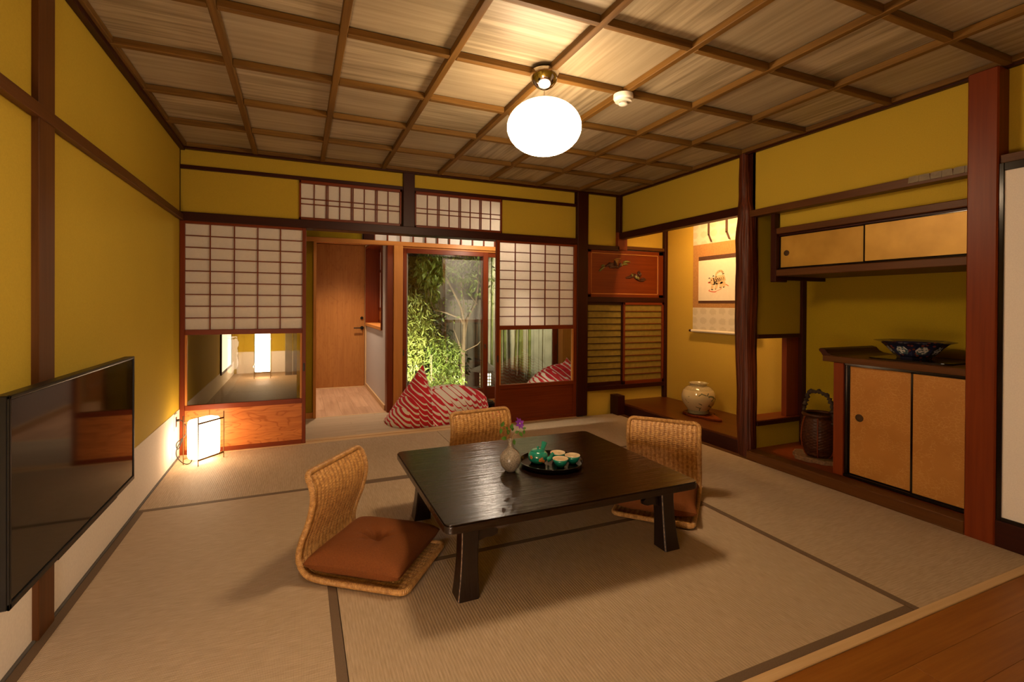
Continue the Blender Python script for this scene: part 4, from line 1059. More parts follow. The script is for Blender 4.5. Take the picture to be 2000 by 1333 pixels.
for k, (x, d) in enumerate([(3.56, 0.03), (3.86, 0.05), (3.98, -0.02)]):
    o = MB().tube([(x, 6.9, -0.36), (x-d, 6.9, 0.2), (x-d*0.5, 6.92, 0.9), (x, 6.9, 1.3)], 0.006, 6)
    obj('cane', o, 'cane', label=['left thin straw-coloured cane before the pale wall', 'middle thin cane, bent to the left, before the pale wall', 'rightmost thin cane before the pale wall'][k], cat='plant', group='thin canes by the pale wall', smooth=True)
# tuft of brown grass
mb = MB(); mb.open = True
for _ in range(900):
    a = random.uniform(0, 2*PI); r = random.uniform(0, 0.30)
    x, y = 3.05+math.cos(a)*r*1.1, 7.0+math.sin(a)*r*0.7
    tip = Vector((x+math.cos(a)*0.16*random.random(), y+math.sin(a)*0.1, 0.02+0.20*(1-(r/0.32)**2)+random.uniform(-0.03, 0.03)))
    i = len(mb.v); mb.v += [(x-0.004, y, -0.36), (x+0.004, y, -0.36), tuple(tip)]; mb.f.append((i, i+1, i+2))
obj('grass_tuft', mb, 'brown_grass', label='brown dry grass mound in front of the bamboo stalks', cat='grass', kind='stuff')
# stone things
def rock(name, c, s, mat, label, cat, seed=0, sub=3):
    bm = bmesh.new(); bmesh.ops.create_icosphere(bm, subdivisions=sub, radius=1)
    for v in bm.verts:
        n = v.co.normalized(); d = 1+0.28*mnoise.noise(n*1.6+Vector((seed, 0, 0)))+0.08*mnoise.noise(n*5+Vector((seed, 3, 0)))
        v.co = Vector((c[0]+n.x*s[0]*d, c[1]+n.y*s[1]*d, c[2]+n.z*s[2]*d))
    mb = MB(); mb.addbm(bm)
    return obj(name, mb, mat, smooth=True, label=label, cat=cat)
rock('standing_stone', (1.60, 6.30, -0.02), (0.075, 0.06, 0.30), 'stone', 'upright tan stone standing between the two bushes', 'stone', 1)
rock('garden_rock', (2.62, 6.9, -0.33), (0.24, 0.2, 0.16), 'stone', 'mossy boulder at the foot of the stone lantern', 'stone', 5)
rock('garden_rock', (2.15, 6.9, -0.36), (0.2, 0.2, 0.12), 'moss', 'dark low rock behind the tree trunk', 'stone', 9)
t = thing('stone_lantern', (2.69, 7.2, -0.36), 'stone garden lantern with lit lattice windows under a wide roof', 'lantern')
LX, LY = 2.69, 7.2
obj('base', MB().lathe([(0.11, -0.36), (0.10, -0.30), (0.07, -0.28), (0.07, -0.22), (0.14, -0.19), (0.14, -0.165)], (LX, LY, 0), 6), 'stone', t)
mb = MB()
for k in range(6):
    a0, a1 = PI/3*k, PI/3*(k+1); r = 0.115
    p0 = Vector((LX+math.cos(a0)*r, LY+math.sin(a0)*r, 0)); p1 = Vector((LX+math.cos(a1)*r, LY+math.sin(a1)*r, 0))
    for q in range(4):
        p = p0.lerp(p1, q/3); mb.tube([(p.x, p.y, -0.165), (p.x, p.y, 0.06)], 0.009, 4)
    for q in range(5):
        z = -0.15+0.05*q; mb.tube([(p0.x, p0.y, z), (p1.x, p1.y, z)], 0.008, 4)
obj('lattice', mb, 'stone', t)
obj('light', MB().lathe([(0.001, -0.16), (0.08, -0.16), (0.08, 0.05), (0.001, 0.05)], (LX, LY, 0), 12), 'garden_glow', t)
obj('roof', MB().lathe([(0.10, 0.05), (0.24, 0.075), (0.245, 0.10), (0.12, 0.15), (0.05, 0.19), (0.03, 0.22), (0.001, 0.25)], (LX, LY, 0), 6), 'stone', t)
t = thing('garden_lamp', (1.16, 5.95, -0.36), 'low glowing box lamp at the lower left of the garden', 'lamp')
obj('shade', MB().bbox(1.06, 1.20, 5.90, 6.02, -0.15, 0.17, c=0.01), 'garden_glow', t)
part('base', t, 'dark_iron', 1.08, 1.18, 5.92, 6.0, -0.36, -0.15)
# pieces on the veranda floor
t = thing('incense_burner', (1.875, 4.975, 0), 'round black iron lidded burner on the veranda floor behind the far chair', 'burner')
obj('pot', MB().lathe([(0.001, 0.010), (0.05, 0.010), (0.075, 0.03), (0.078, 0.05), (0.06, 0.062)], (1.875, 4.975, 0), 28), 'dark_iron', t, smooth=True)
l_ = obj('lid', MB().lathe([(0.068, 0.062), (0.066, 0.07), (0.03, 0.082), (0.012, 0.086), (0.012, 0.094), (0.001, 0.098)], (1.875, 4.975, 0), 28), 'bronze', t, smooth=True)
obj('round_tray', MB().lathe([(0.001, 0.0), (0.15, 0.0), (0.165, 0.012), (0.160, 0.012), (0.148, 0.006), (0.001, 0.006)], (1.925, 4.96, 0), 36), 'lacquer', smooth=True, label='flat black tray under the iron burner on the veranda', cat='tray')

# ------------------------------------------------------------------ BEAN BAGS
def beanbag(loc, rz, sx, label, scale=1.0, lpos=0.70, lneg=0.345, dh=0.335, dc=0.26, dr=0.58):
    # outline on the floor (polar around the peak foot), local coordinates
    def outline(a):
        # body stretches to +x
        dx, dy = math.cos(a), math.sin(a)
        r = 1/((abs(dx)/(lpos if dx > 0 else lneg))**2.3+(abs(dy)/(0.44 if dy > 0 else 0.26))**2.3)**(1/2.3)
        return r
    NA, NR = 96, 40
    mb = MB()
    def H(x, y, t_):
        rr_ = math.hypot(x*1.0, y*0.9)
        cone = 0.56*max(0, 1-rr_/0.37)**0.93
        if x > 0: cone = 0.56*max(0, 1-math.hypot(x/0.155, y/0.22))**1.0
        dome = 0.0
        q = ((x-dc)/dr)**2 if x > dc else ((x-dc)/0.42)**2
        q += ((y-0.06)/0.36)**2
        if q < 1: dome = dh*(1-q)**0.62
        k = 0.03
        return math.log(math.exp(cone/k)+math.exp(dome/k))*k-0.02
    ring = []
    for r_ in range(NR+1):
        t_ = r_/NR; tt = t_**1.15
        row = []
        for a_ in range(NA):
            a = 2*PI*a_/NA; R_ = outline(a)*tt
            x, y = math.cos(a)*R_, math.sin(a)*R_
            edge = 1-max(0, (t_-0.93)/0.07)**2
            z = max(0.0, H(x, y, t_))*edge
            z = max(z, 0.055*(1-t_**6))
            wr = 0.006*mnoise.noise(Vector((x*9, y*9, 1)))
            row.append(len(mb.v)); mb.v.append((x*sx, y, max(0, z+wr*(t_ < 0.97))))
        ring.append(row)
    for r_ in range(NR):
        for a_ in range(NA):
            mb.f.append((ring[r_][a_], ring[r_][(a_+1) % NA], ring[r_+1][(a_+1) % NA], ring[r_+1][a_]))
    mb.f.append(tuple(ring[NR]))
    o = obj('bean_bag', mb, 'wave_cloth', smooth='all', label=label, cat='bean bag', origin=(0, 0, 0))
    o.location = loc; o.rotation_euler = (0, 0, rz); o.scale = (scale,)*3
    return o
beanbag((1.085, 4.62, 0.0), 0.10, 1, 'red and white wave-patterned bean bag with a peaked corner beside the orange post')
beanbag((2.68, 4.66, 0.0), 0.0, -1, 'second red and white bean bag, seen through the glass of the right screen', 1.0, 0.60, 0.29, 0.49, 0.0, 0.56)

# ------------------------------------------------------------------ LAMPS
t = thing('pendant_lamp', (1.108, 2.162, 1.857), 'round white glowing globe pendant lamp hanging from the ceiling', 'lamp')
cx, cy = 1.108, 2.162
prof = [(0.001, 0.0)]+[(0.183*math.sin(PI*k/24), 0.134*(1-math.cos(PI*k/24))) for k in range(1, 24)]+[(0.03, 0.2675)]
obj('globe', MB().lathe([(r, 1.857+z) for r, z in prof], (cx, cy, 0), 40), 'globe_glow', t, smooth='all')
obj('cord', MB().tube([(cx, cy, 2.120), (cx, cy, 2.19)], 0.0025, 6), 'chrome', t)
obj('canopy', MB().lathe([(0.001, 2.180), (0.022, 2.183), (0.040, 2.193), (0.060, 2.215), (0.070, 2.240), (0.072, 2.262), (0.001, 2.262)], (cx, cy, 0), 36), 'chrome', t, smooth=True, label='polished metal dome canopy')
t = thing('smoke_detector', (1.600, 2.190, 2.20), 'white round smoke detector on a ceiling batten right of the globe lamp', 'detector')
obj('body', MB().lathe([(0.044, 2.252), (0.052, 2.250), (0.053, 2.230), (0.050, 2.224), (0.046, 2.221), (0.044, 2.212), (0.001, 2.211)], (1.600, 2.190, 0), 36), 'white_plastic', t, smooth=True)
obj('chamber', MB().lathe([(0.022, 2.212), (0.022, 2.202), (0.001, 2.201)], (1.600, 2.190, 0), 24), 'chrome', t, smooth=True)
obj('cap', MB().lathe([(0.024, 2.201), (0.024, 2.197), (0.020, 2.194), (0.001, 2.193)], (1.600, 2.190, 0), 24), 'white_plastic', t, smooth=True)

def rrect(w_, d_, r, n=6):
    pts = []
    for cx_, cy_, a0 in ((w_/2-r, d_/2-r, 0), (-w_/2+r, d_/2-r, PI/2), (-w_/2+r, -d_/2+r, PI), (w_/2-r, -d_/2+r, 1.5*PI)):
        for k in range(n+1): a = a0+PI/2*k/n; pts.append((cx_+r*math.cos(a), cy_+r*math.sin(a)))
    return pts
def lantern(loc, rz, W_, D_, H_, glow, label, z0=0.035):
    t = thing('paper_lantern', (0, 0, 0), label, 'lamp')
    prof = rrect(W_, D_, 0.035)
    mb = MB(); ring = []
    for f_, z in ((0.90, z0), (0.98, z0+0.012), (1, z0+0.03), (1, H_-0.03), (0.98, H_-0.012), (0.90, H_)):
        ring.append([len(mb.v)+k for k in range(len(prof))]); mb.v += [(p[0]*f_, p[1]*f_, z) for p in prof]
    n = len(prof)
    for a, b_ in zip(ring[:-1], ring[1:]):
        for k in range(n): mb.f.append((a[k], a[(k+1) % n], b_[(k+1) % n], b_[k]))
    mb.f.append(tuple(ring[0])[::-1]); mb.f.append(tuple(ring[-1]))
    obj('shade', mb, glow, t, smooth=True, origin=(0, 0, z0))
    hw, hd = W_/2+0.006, D_/2+0.006
    for sx_ in (-1, 1):
        for sy_ in (-1, 1):
            obj('leg', MB().tube([(sx_*hw, sy_*hd, 0.0), (sx_*hw, sy_*hd, H_+0.035)], 0.0045, 6, rr=[0.003, 0.0045]), 'batten_z', t)
    for sy_ in (-1, 1):
        for z in (z0+0.004, H_-0.012): part('crossbar', t, 'batten_x', -hw, hw, sy_*hd-0.003, sy_*hd+0.003, z-0.006, z+0.006)
    t.location = loc; t.rotation_euler = (0, 0, rz)
    return t
lantern((-0.612, 4.022, 0.0), math.radians(52), 0.200, 0.115, 0.300, 'lantern_glow', 'small square paper floor lantern glowing in the left back corner')
lantern((-0.50, 0.30, 0.0), 0.0, 0.20, 0.20, 0.62, 'near_fill_glow', 'tall paper floor lantern added beside the camera as fill light, outside the view', 0.09)  # unseen lantern, added to light the left part of the foreground
lantern((-0.495, 8.20, 0.0), 0.0, 0.205, 0.20, 0.74, 'floor_lamp_glow', 'tall glowing paper lantern in the far room, seen through the glass of the left screen', 0.09)
# lit low paper window in the left wall of the far room
t = thing('window_8', (-0.94, 7.85, 0.19), 'lit low paper window in the left wall of the far room behind the left screen', 'window', kind=S_)
obj('paper', MB().box(-0.937, -0.930, 7.36, 8.38, 0.20, 0.86), 'window_glow', t)
for a in ((7.33, 7.36, 0.19, 0.89), (8.38, 8.41, 0.19, 0.89)): part('frame', t, 'darkwood_z', -0.94, -0.92, *a)
for a in ((7.33, 8.41, 0.86, 0.89), (7.33, 8.41, 0.17, 0.20)): part('frame', t, 'darkwood_y', -0.94, -0.92, *a)
t = thing('fill_downlight', (-0.25, 0.75, 2.25), 'round ceiling downlight ring added for the foreground fill light, out of view', 'lamp')  # unseen ring added around the foreground fill spot
obj('ring', MB().lathe([(0.060, 2.252), (0.062, 2.246), (0.045, 2.246), (0.045, 2.270)], (-0.25, 0.75, 0), 24, cap=False), 'white_plastic', t, smooth=True)
# outlet and cable
t = thing('wall_outlet', (XL+0.005, 4.09, 0.22), 'white wall socket plate beside the small lantern', 'outlet')
part('plate', t, 'white_plastic', XL+0.003, XL+0.010, 4.055, 4.125, 0.215, 0.335)
part('socket', t, 'black_plastic', XL+0.008, XL+0.012, 4.075, 4.105, 0.24, 0.31)
mb = MB()
mb.tube(smooth_path([(-0.785, 4.09, 0.285), (-0.755, 4.07, 0.287), (-0.725, 4.05, 0.25), (-0.725, 4.04, 0.19), (-0.775, 4.03, 0.14), (-0.765, 4.02, 0.10), (-0.74, 4.02, 0.16), (-0.72, 4.03, 0.20), (-0.765, 4.01, 0.12), (-0.77, 4.0, 0.06), (-0.73, 3.98, 0.012), (-0.69, 3.97, 0.006), (-0.67, 3.96, 0.04)]), 0.0032, 6)
mb.tube([(-0.79, 4.09, 0.285), (-0.77, 4.09, 0.287)], 0.009, 8)
obj('power_cable', mb, 'cable', smooth=True, label='dark power cable looped from the wall socket to the small lantern', cat='cable')

# television
t = thing('television', (-0.75, 2.2, 0.28), 'large black flat television mounted on the left wall', 'television')
TX = -0.682
TY0, TY1, TZ0, TZ1 = 1.662, 2.700, 0.318, 0.872
part('back_case', t, 'black_plastic', TX-0.075, TX-0.012, TY0+0.06, TY1-0.06, TZ0+0.03, TZ1-0.05, c=0.02)
part('body', t, 'black_plastic', TX-0.035, TX-0.002, TY0, TY1, TZ0, TZ1, c=0.003)
part('screen', t, 'tv_screen', TX-0.004, TX-0.0005, TY0+0.012, TY1-0.012, TZ0+0.022, TZ1-0.012, c=0.0005)
for a in ((TY0, TY0+0.010, TZ0, TZ1), (TY1-0.010, TY1, TZ0, TZ1), (TY0, TY1, TZ1-0.010, TZ1), (TY0, TY1, TZ0, TZ0+0.018)):
    part('bezel', t, 'black_plastic', TX-0.004, TX+0.003, *a)
part('sensor_bar', t, 'black_plastic', TX-0.03, TX-0.004, TY0+0.30, TY1-0.20, TZ0-0.012, TZ0)
part('wall_bracket', t, 'dark_iron', XL+0.02, TX-0.07, 2.05, 2.35, 0.45, 0.75)

# ------------------------------------------------------------------ TABLE
TZ = 0.322
t = thing('low_table', (1.08, 2.16, 0), 'low black-lacquered table with worn edges and flared legs', 'table')
x0, x1, y0, y1 = 0.478, 1.660, 1.680, 2.645
mb = MB(); pr = [((x0+x1)/2+p[0], (y0+y1)/2+p[1]) for p in rrect(x1-x0, y1-y0, 0.035, 5)]
mb.prism(pr, 'z', TZ-0.034, TZ)
bm = bmesh.new(); me = bpy.data.meshes.new('tmp'); me.from_pydata(mb.v, [], mb.f); bm.from_mesh(me)
bmesh.ops.recalc_face_normals(bm, faces=bm.faces)
bmesh.ops.bevel(bm, geom=[e for e in bm.edges if abs(e.verts[0].co.z-e.verts[1].co.z) < 1e-4], offset=0.005, segments=2, affect='EDGES')
mb = MB(); mb.addbm(bm); obj('tabletop', mb, 'table_top', t, smooth=True)
for sx_, ex in ((1, 0.565), (-1, 1.585)):
    for sy_, ey in ((1, 1.760), (-1, 2.555)):
        mb = MB(); lv = []
        for (z, w_, off) in ((0.290, 0.075, 0.0), (0.22, 0.070, 0.0), (0.15, 0.070, -0.003), (0.09, 0.074, -0.008), (0.04, 0.080, -0.014), (0.0, 0.086, -0.020)):
            ax, ay = ex+sx_*off, ey+sy_*off
            bx0, bx1 = sorted((ax, ax+sx_*w_)); by0, by1 = sorted((ay, ay+sy_*w_))
            c_ = 0.006
            lv.append([(bx0+c_, by0), (bx1-c_, by0), (bx1, by0+c_), (bx1, by1-c_), (bx1-c_, by1), (bx0+c_, by1), (bx0, by1-c_), (bx0, by0+c_)])
            mb.v += [(p[0], p[1], z) for p in lv[-1]]
        for k in range(5):
            for j in range(8): mb.f.append((k*8+j, k*8+(j+1) % 8, (k+1)*8+(j+1) % 8, (k+1)*8+j))
        mb.f.append(tuple(range(8))); mb.f.append(tuple(range(40, 48)))
        lg = obj('leg', mb, 'tablewood_z', t)
        we = []
        for (z, w_, off) in ((0.285, 0.075, 0.0), (0.22, 0.070, 0.0), (0.15, 0.070, -0.003), (0.09, 0.074, -0.008), (0.04, 0.080, -0.014), (0.004, 0.086, -0.020)):
            ax, ay = ex+sx_*off, ey+sy_*off
            xs_ = sorted((ax, ax+sx_*w_)); ys_ = sorted((ay, ay+sy_*w_)); we.append((xs_[0]+0.0025, ys_[0]+0.0025, z))
        if sy_ > 0: obj('worn_edge', MB().tube(smooth_path(we, 8), 0.0015, 5, rr=[0.0006+0.0014*abs(math.sin(q*2.3)) for q in range(41)]), 'worn', lg, label='edge worn through to bare wood')
        # scrolled bracket beside each leg, in the plane of the long apron
        s = sx_
        bx = ex+s*0.072; by = ey+sy_*0.035
        br = [(0, 0.288), (0.20, 0.288), (0.19, 0.276), (0.15, 0.270), (0.125, 0.262), (0.11, 0.250), (0.085, 0.246), (0.075, 0.252), (0.07, 0.236), (0.085, 0.226), (0.082, 0.212), (0.06, 0.204), (0.035, 0.206), (0, 0.196)]
        obj('scroll_bracket', MB().prism([(bx+s*p[0], p[1]) for p in br], 'y', by-0.010, by+0.010), 'tablewood_x', t)
        bry = [(0, 0.288), (0.16, 0.288), (0.14, 0.274), (0.10, 0.262), (0.085, 0.248), (0.07, 0.25), (0.065, 0.232), (0.05, 0.218), (0.02, 0.214), (0, 0.20)]
        bx2 = ex+s*0.035; by2 = ey+sy_*0.072
        obj('scroll_bracket', MB().prism([(by2+sy_*p[0], p[1]) for p in bry], 'x', bx2-0.010, bx2+0.010), 'tablewood_y', t)
for yy_ in (1.795, 2.520): part('apron', t, 'tablewood_x', 0.60, 1.55, yy_-0.010, yy_+0.010, 0.270, 0.289)
for xx_ in (0.60, 1.55): part('apron', t, 'tablewood_y', xx_-0.010, xx_+0.010, 1.80, 2.52, 0.262, 0.289)

# ------------------------------------------------------------------ WICKER LEGLESS CHAIRS
PRO = smooth_path([(0.0, 0, 0.016), (0.10, 0, 0.015), (0.25, 0, 0.015), (0.38, 0, 0.018), (0.435, 0, 0.036), (0.462, 0, 0.085), (0.452, 0, 0.150), (0.415, 0, 0.245), (0.398, 0, 0.325), (0.405, 0, 0.380), (0.431, 0, 0.432)], 10)
PRO = [(p.x, p.z) for p in PRO]
cum = [0]
for a, b_ in zip(PRO[:-1], PRO[1:]): cum.append(cum[-1]+math.hypot(b_[0]-a[0], b_[1]-a[1]))
LT = cum[-1]
def prof_at(s):
    s = max(0, min(LT, s)); k = 0
    while k < len(cum)-2 and cum[k+1] < s: k += 1
    f_ = (s-cum[k])/(cum[k+1]-cum[k]); a, b_ = PRO[k], PRO[k+1]
    p = (a[0]+(b_[0]-a[0])*f_, a[1]+(b_[1]-a[1])*f_)
    tx, tz = b_[0]-a[0], b_[1]-a[1]; l = math.hypot(tx, tz)
    return p, (-tz/l, tx/l)
HW = 0.200; RT = 0.0125
def make_chair():
    t = thing('legless_chair', (0, 0, 0), 'x', 'chair', 'wicker legless chairs around the low table')
    # frame loop
    path = []
    r = 0.03
    def P3(s, y): p, n = prof_at(s); return (0.22-p[0], y, p[1])
    ns = 70
    for k in range(ns+1): path.append(P3(r+(LT-2*r)*k/ns, HW))
    for k in range(1, 7): a = PI/2*k/7; path.append(P3(LT-r+r*math.sin(a), HW-r+r*math.cos(a)))
    for k in range(13): path.append(P3(LT, HW-r-(2*HW-2*r)*k/12))
    for k in range(1, 7): a = PI/2*k/7; path.append(P3(LT-r+r*math.cos(a), -(HW-r)-r*math.sin(a)))
    for k in range(ns+1): path.append(P3(LT-r-(LT-2*r)*k/ns, -HW))
    for k in range(1, 7): a = PI/2*k/7; path.append(P3(r-r*math.sin(a), -(HW-r)-r*math.cos(a)))
    for k in range(13): path.append(P3(0, -(HW-r)+(2*HW-2*r)*k/12))
    for k in range(1, 7): a = PI/2*k/7; path.append(P3(r-r*math.cos(a), HW-r+r*math.sin(a)))
    obj('rim', MB().tube(path, RT, 10, closed=True), 'rattan_wrap', t, smooth='all', label='rim tightly wrapped with cane', origin=(0, 0, 0))
    ST = 15; NROW = 138
    def wv(a, b_):
        s = 0.008+(LT-0.016)*b_; y = -HW+0.008+(2*HW-0.016)*a
        p, n = prof_at(s)
        row = b_*NROW
        par = 1 if int(row) % 2 == 0 else -1
        fr = row-int(row)
        d = (0.0012*par*math.cos(PI*a*ST)+0.0010)*math.sin(PI*fr)+0.0022*abs(math.sin(PI*a*ST))
        return (0.22-p[0]+n[0]*-d, y, p[1]+n[1]*d)
    mb = MB(); mb.open = True; mb.grid(wv, ST*5, NROW*2+NROW)
    obj('woven_panel', mb, 'rattan_weave', t, smooth='all', origin=(0, 0, 0))
    # paired stakes standing proud on both sides, as one part
    mb = MB()
    for q in range(ST+1):
        y = -HW+0.008+(2*HW-0.016)*q/ST
        mb.tube([P3(0.01+(LT-0.02)*k/40, y) for k in range(41)], 0.0024, 5)
    obj('stakes', mb, 'rattan_weave', t, smooth='all', kind='stuff', origin=(0, 0, 0))
    return t
def make_cushion():
    mb = MB(); n = 64
    def top(a, b_, sgn):
        x, y = 2*a-1, 2*b_-1
        # pinch the sides so the corners stay pointed
        S2 = 0.208
        X = x*S2*(1-0.06*(1-y*y)*x*x); Y = y*S2*(1-0.06*(1-x*x)*y*y)
        e = max(0, (1-x**4))*max(0, (1-y**4))
        h_ = 0.058*e**0.40
        r = math.hypot(x, y)
        an = math.atan2(y, x)
        dim = 0.040*math.exp(-(r/0.15)**2)+0.014*math.exp(-(r/0.34)**2)+0.0055*math.exp(-((r-0.2)/0.16)**2)*math.cos(an*6+1.3*math.sin(an*2))
        wr = 0.003*mnoise.noise(Vector((x*3, y*3, sgn*4.0)))*e
        z = (h_-dim*(1 if sgn > 0 else 0.7))*sgn+wr
        return (X, Y, z+0.055)
    mb.grid(lambda a, b_: top(a, b_, 1), n, n)
    mb.grid(lambda a, b_: top(a, b_, -1), n, n)
    mb.uv = {}
    t = thing('floor_cushion', (0, 0, 0), 'x', 'cushion', 'brown cushions on the wicker chairs')
    o = obj('cover', mb, 'brown_cloth', t, smooth='all', origin=(0, 0, 0))
    mb = MB()
    for a in (0.4, 2.5, 4.4, 5.6): mb.tube([(0, 0, 0.050), (0.010*math.cos(a), 0.010*math.sin(a), 0.066)], 0.0012, 5)
    obj('tuft_thread', mb, 'brown_cloth', t)
    return t
chair0 = make_chair(); cush0 = make_cushion()
spots = [(0.491, 2.013, -0.642, 'wicker legless chair at the left end of the low table', 'brown tufted cushion on the left wicker chair', -0.005, 0.0),
         (1.656, 2.004, 3.871, 'wicker legless chair at the right end of the table near the alcoves', 'brown cushion on the right wicker chair, half under the table', 0.0, 0.05),
         (1.104, 2.522, -1.473, 'wicker legless chair at the far side of the table with its back to the garden', 'brown cushion on the far wicker chair, under the tabletop', 0.0, 0.0)]
for k, (fx, fy, th, lab, lab2, ca, cr) in enumerate(spots):
    c = chair0 if k == 0 else copy_tree(chair0)
    c.location = (fx-0.22*math.cos(th), fy-0.22*math.sin(th), 0.0012); c.rotation_euler = (0, 0, th); c['label'] = lab
    q = cush0 if k == 0 else copy_tree(cush0)
    q.location = (fx-(0.225-ca)*math.cos(th), fy-(0.225-ca)*math.sin(th), 0.021); q.rotation_euler = (0, 0, th+cr); q['label'] = lab2

# ------------------------------------------------------------------ ON THE TABLE
t = thing('bud_vase', (0.925, 2.135, TZ), 'grey speckled stoneware bottle vase on the low table', 'vase')
obj('body', MB().lathe([(0.001, 0), (0.020, 0), (0.026, 0.004), (0.043, 0.025), (0.051, 0.050), (0.048, 0.074), (0.034, 0.094), (0.017, 0.108), (0.0115, 0.122), (0.011, 0.142), (0.014, 0.150), (0.011, 0.150), (0.009, 0.14), (0.009, 0.11)], (0.925, 2.135, TZ), 36), 'stoneware', t, smooth='all')
VX, VY, VZ = 0.925, 2.135, TZ+0.145
t = thing('flower_sprig', (VX, VY, VZ), 'purple clematis flower with leafy sprigs standing in the speckled vase', 'flower')
mb = MB()
ends = [((0.040, 0.0, 0.065), 0.0010), ((-0.055, 0.0, 0.085), 0.0008), ((-0.085, 0.01, 0.130), 0.0007), ((0.062, 0.01, 0.05), 0.0008), ((-0.02, -0.02, 0.05), 0.0010)]
for e_, r in ends:
    mb.tube(smooth_path([(VX, VY, VZ-0.05), (VX+e_[0]*0.2, VY, VZ+0.01), (VX+e_[0]*0.6, VY+e_[1], VZ+e_[2]*0.55), (VX+e_[0], VY+e_[1], VZ+e_[2])], 5), r, 5)
obj('stem', mb, 'stem', t)
def leafshape(mb, c, d, n_, l, w_):
    c = Vector(c); d = Vector(d).normalized(); s = d.cross(Vector(n_)).normalized(); nn = s.cross(d)
    top = []; bot = []
    for k in range(9):
        f_ = k/8; wd = w_*math.sin(PI*f_**0.8); base = c+d*l*f_+nn*(l*0.12*math.sin(PI*f_))
        top.append(base+s*wd); bot.append(base-s*wd)
    mid = [c+d*l*k/8+nn*(l*0.12*math.sin(PI*k/8)-w_*0.25*math.sin(PI*k/8)) for k in range(9)]
    i = len(mb.v); mb.v += [tuple(p) for p in top+mid+bot]
    for k in range(8):
        mb.f.append((i+k, i+k+1, i+9+k+1, i+9+k)); mb.f.append((i+9+k, i+9+k+1, i+18+k+1, i+18+k))
F = Vector((VX+0.043, VY, VZ+0.075))
fn = Vector((0.35, -0.8, 0.45)).normalized(); fa = fn.orthogonal().normalized(); fb = fn.cross(fa)
for k in range(8):
    a = 2*PI*k/8+0.3
    mb = MB(); mb.open = True
    dd = fa*math.cos(a)+fb*math.sin(a)+fn*0.18
    leafshape(mb, F, dd, fn, 0.030+0.004*(k % 2), 0.0075); obj('petal', mb, 'purple_petal', t, smooth='all')
mb = MB()
for k in range(10):
    a = 2*PI*k/10; mb.tube([tuple(F), tuple(F+fn*0.008+(fa*math.cos(a)+fb*math.sin(a))*0.004)], 0.0007, 4)
obj('stamens', mb, 'cream_glaze', t)
for (px, pz, dx, dz, l) in ((-0.010, 0.030, -0.4, 1, 0.030), (-0.020, 0.012, -1, 0.1, 0.032), (0.012, 0.005, 0.2, -1, 0.028), (0.016, 0.045, -0.5, 0.6, 0.028), (0.02, 0.035, 1, 0.3, 0.024), (0.045, 0.035, 0.6, -0.9, 0.028), (0.060, 0.050, 1, 0.2, 0.020), (-0.05, 0.07, 0.4, 1, 0.030), (-0.050, 0.062, -0.3, -1, 0.026), (0.0, 0.055, 0.2, 0.9, 0.03), (0.068, 0.045, -0.1, -1, 0.022), (-0.012, 0.055, -0.8, 0.5, 0.02)):
    mb = MB(); mb.open = True
    leafshape(mb, (VX+px, VY+0.004*math.sin(px*900), VZ+pz), (dx, -0.2, dz), (0, -1, 0.3), l, l*0.30); obj('leaf', mb, 'green_leaf', t, smooth='all')
for (px, pz) in ((-0.085, 0.128), (-0.082, 0.112), (-0.058, 0.135), (-0.062, 0.118), (-0.05, 0.125)):
    mb = MB(); mb.open = True
    leafshape(mb, (VX+px, VY+0.01, VZ+pz), (-0.6, 0, 0.8), (0, -1, 0.2), 0.012, 0.003); obj('bud', mb, 'pink_petal', t, smooth='all')

TRX, TRY = 1.150, 2.145
t = obj('serving_tray', MB().lathe([(0.001, 0.0), (0.134, 0.0), (0.150, 0.006), (0.158, 0.022), (0.160, 0.024), (0.156, 0.024), (0.148, 0.010), (0.133, 0.005), (0.001, 0.005)], (TRX, TRY, TZ), 56), 'lacquer', smooth=True, label='round black lacquer tray holding teapot and cups on the table', cat='tray')
TT = TZ+0.0055
PX, PY = 1.093, 2.180
t = thing('teapot', (PX, PY, TT), 'teal glazed side-handled teapot on the black tray', 'teapot')
obj('body', MB().lathe([(0.001, 0), (0.030, 0), (0.034, 0.003), (0.046, 0.016), (0.050, 0.032), (0.047, 0.048), (0.039, 0.058), (0.033, 0.061)], (PX, PY, TT), 36), 'teal_glaze', t, smooth='all')
l_ = obj('lid', MB().lathe([(0.036, 0.059), (0.036, 0.063), (0.024, 0.067), (0.001, 0.069)], (PX, PY, TT), 36), 'teal_glaze', t, smooth=True)
obj('lid_knob', MB().lathe([(0.003, 0.068), (0.004, 0.071), (0.0075, 0.075), (0.006, 0.080), (0.001, 0.082)], (PX, PY, TT), 16), 'teal_glaze', l_, smooth=True)
obj('side_handle', MB().tube([(PX+0.030, PY+0.022, TT+0.045), (PX+0.046, PY+0.034, TT+0.062), (PX+0.058, PY+0.044, TT+0.082)], 0.012, 14, rr=[0.0095, 0.0115, 0.0155]), 'teal_glaze', t, smooth=True)
obj('spout', MB().tube(smooth_path([(PX+0.036, PY-0.030, TT+0.018), (PX+0.052, PY-0.036, TT+0.026), (PX+0.058, PY-0.038, TT+0.040), (PX+0.066, PY-0.040, TT+0.052)], 4), 0.01, 12, rr=[0.014-0.007*k/12 for k in range(13)]), 'teal_glaze', t, smooth=True)
mb = MB()
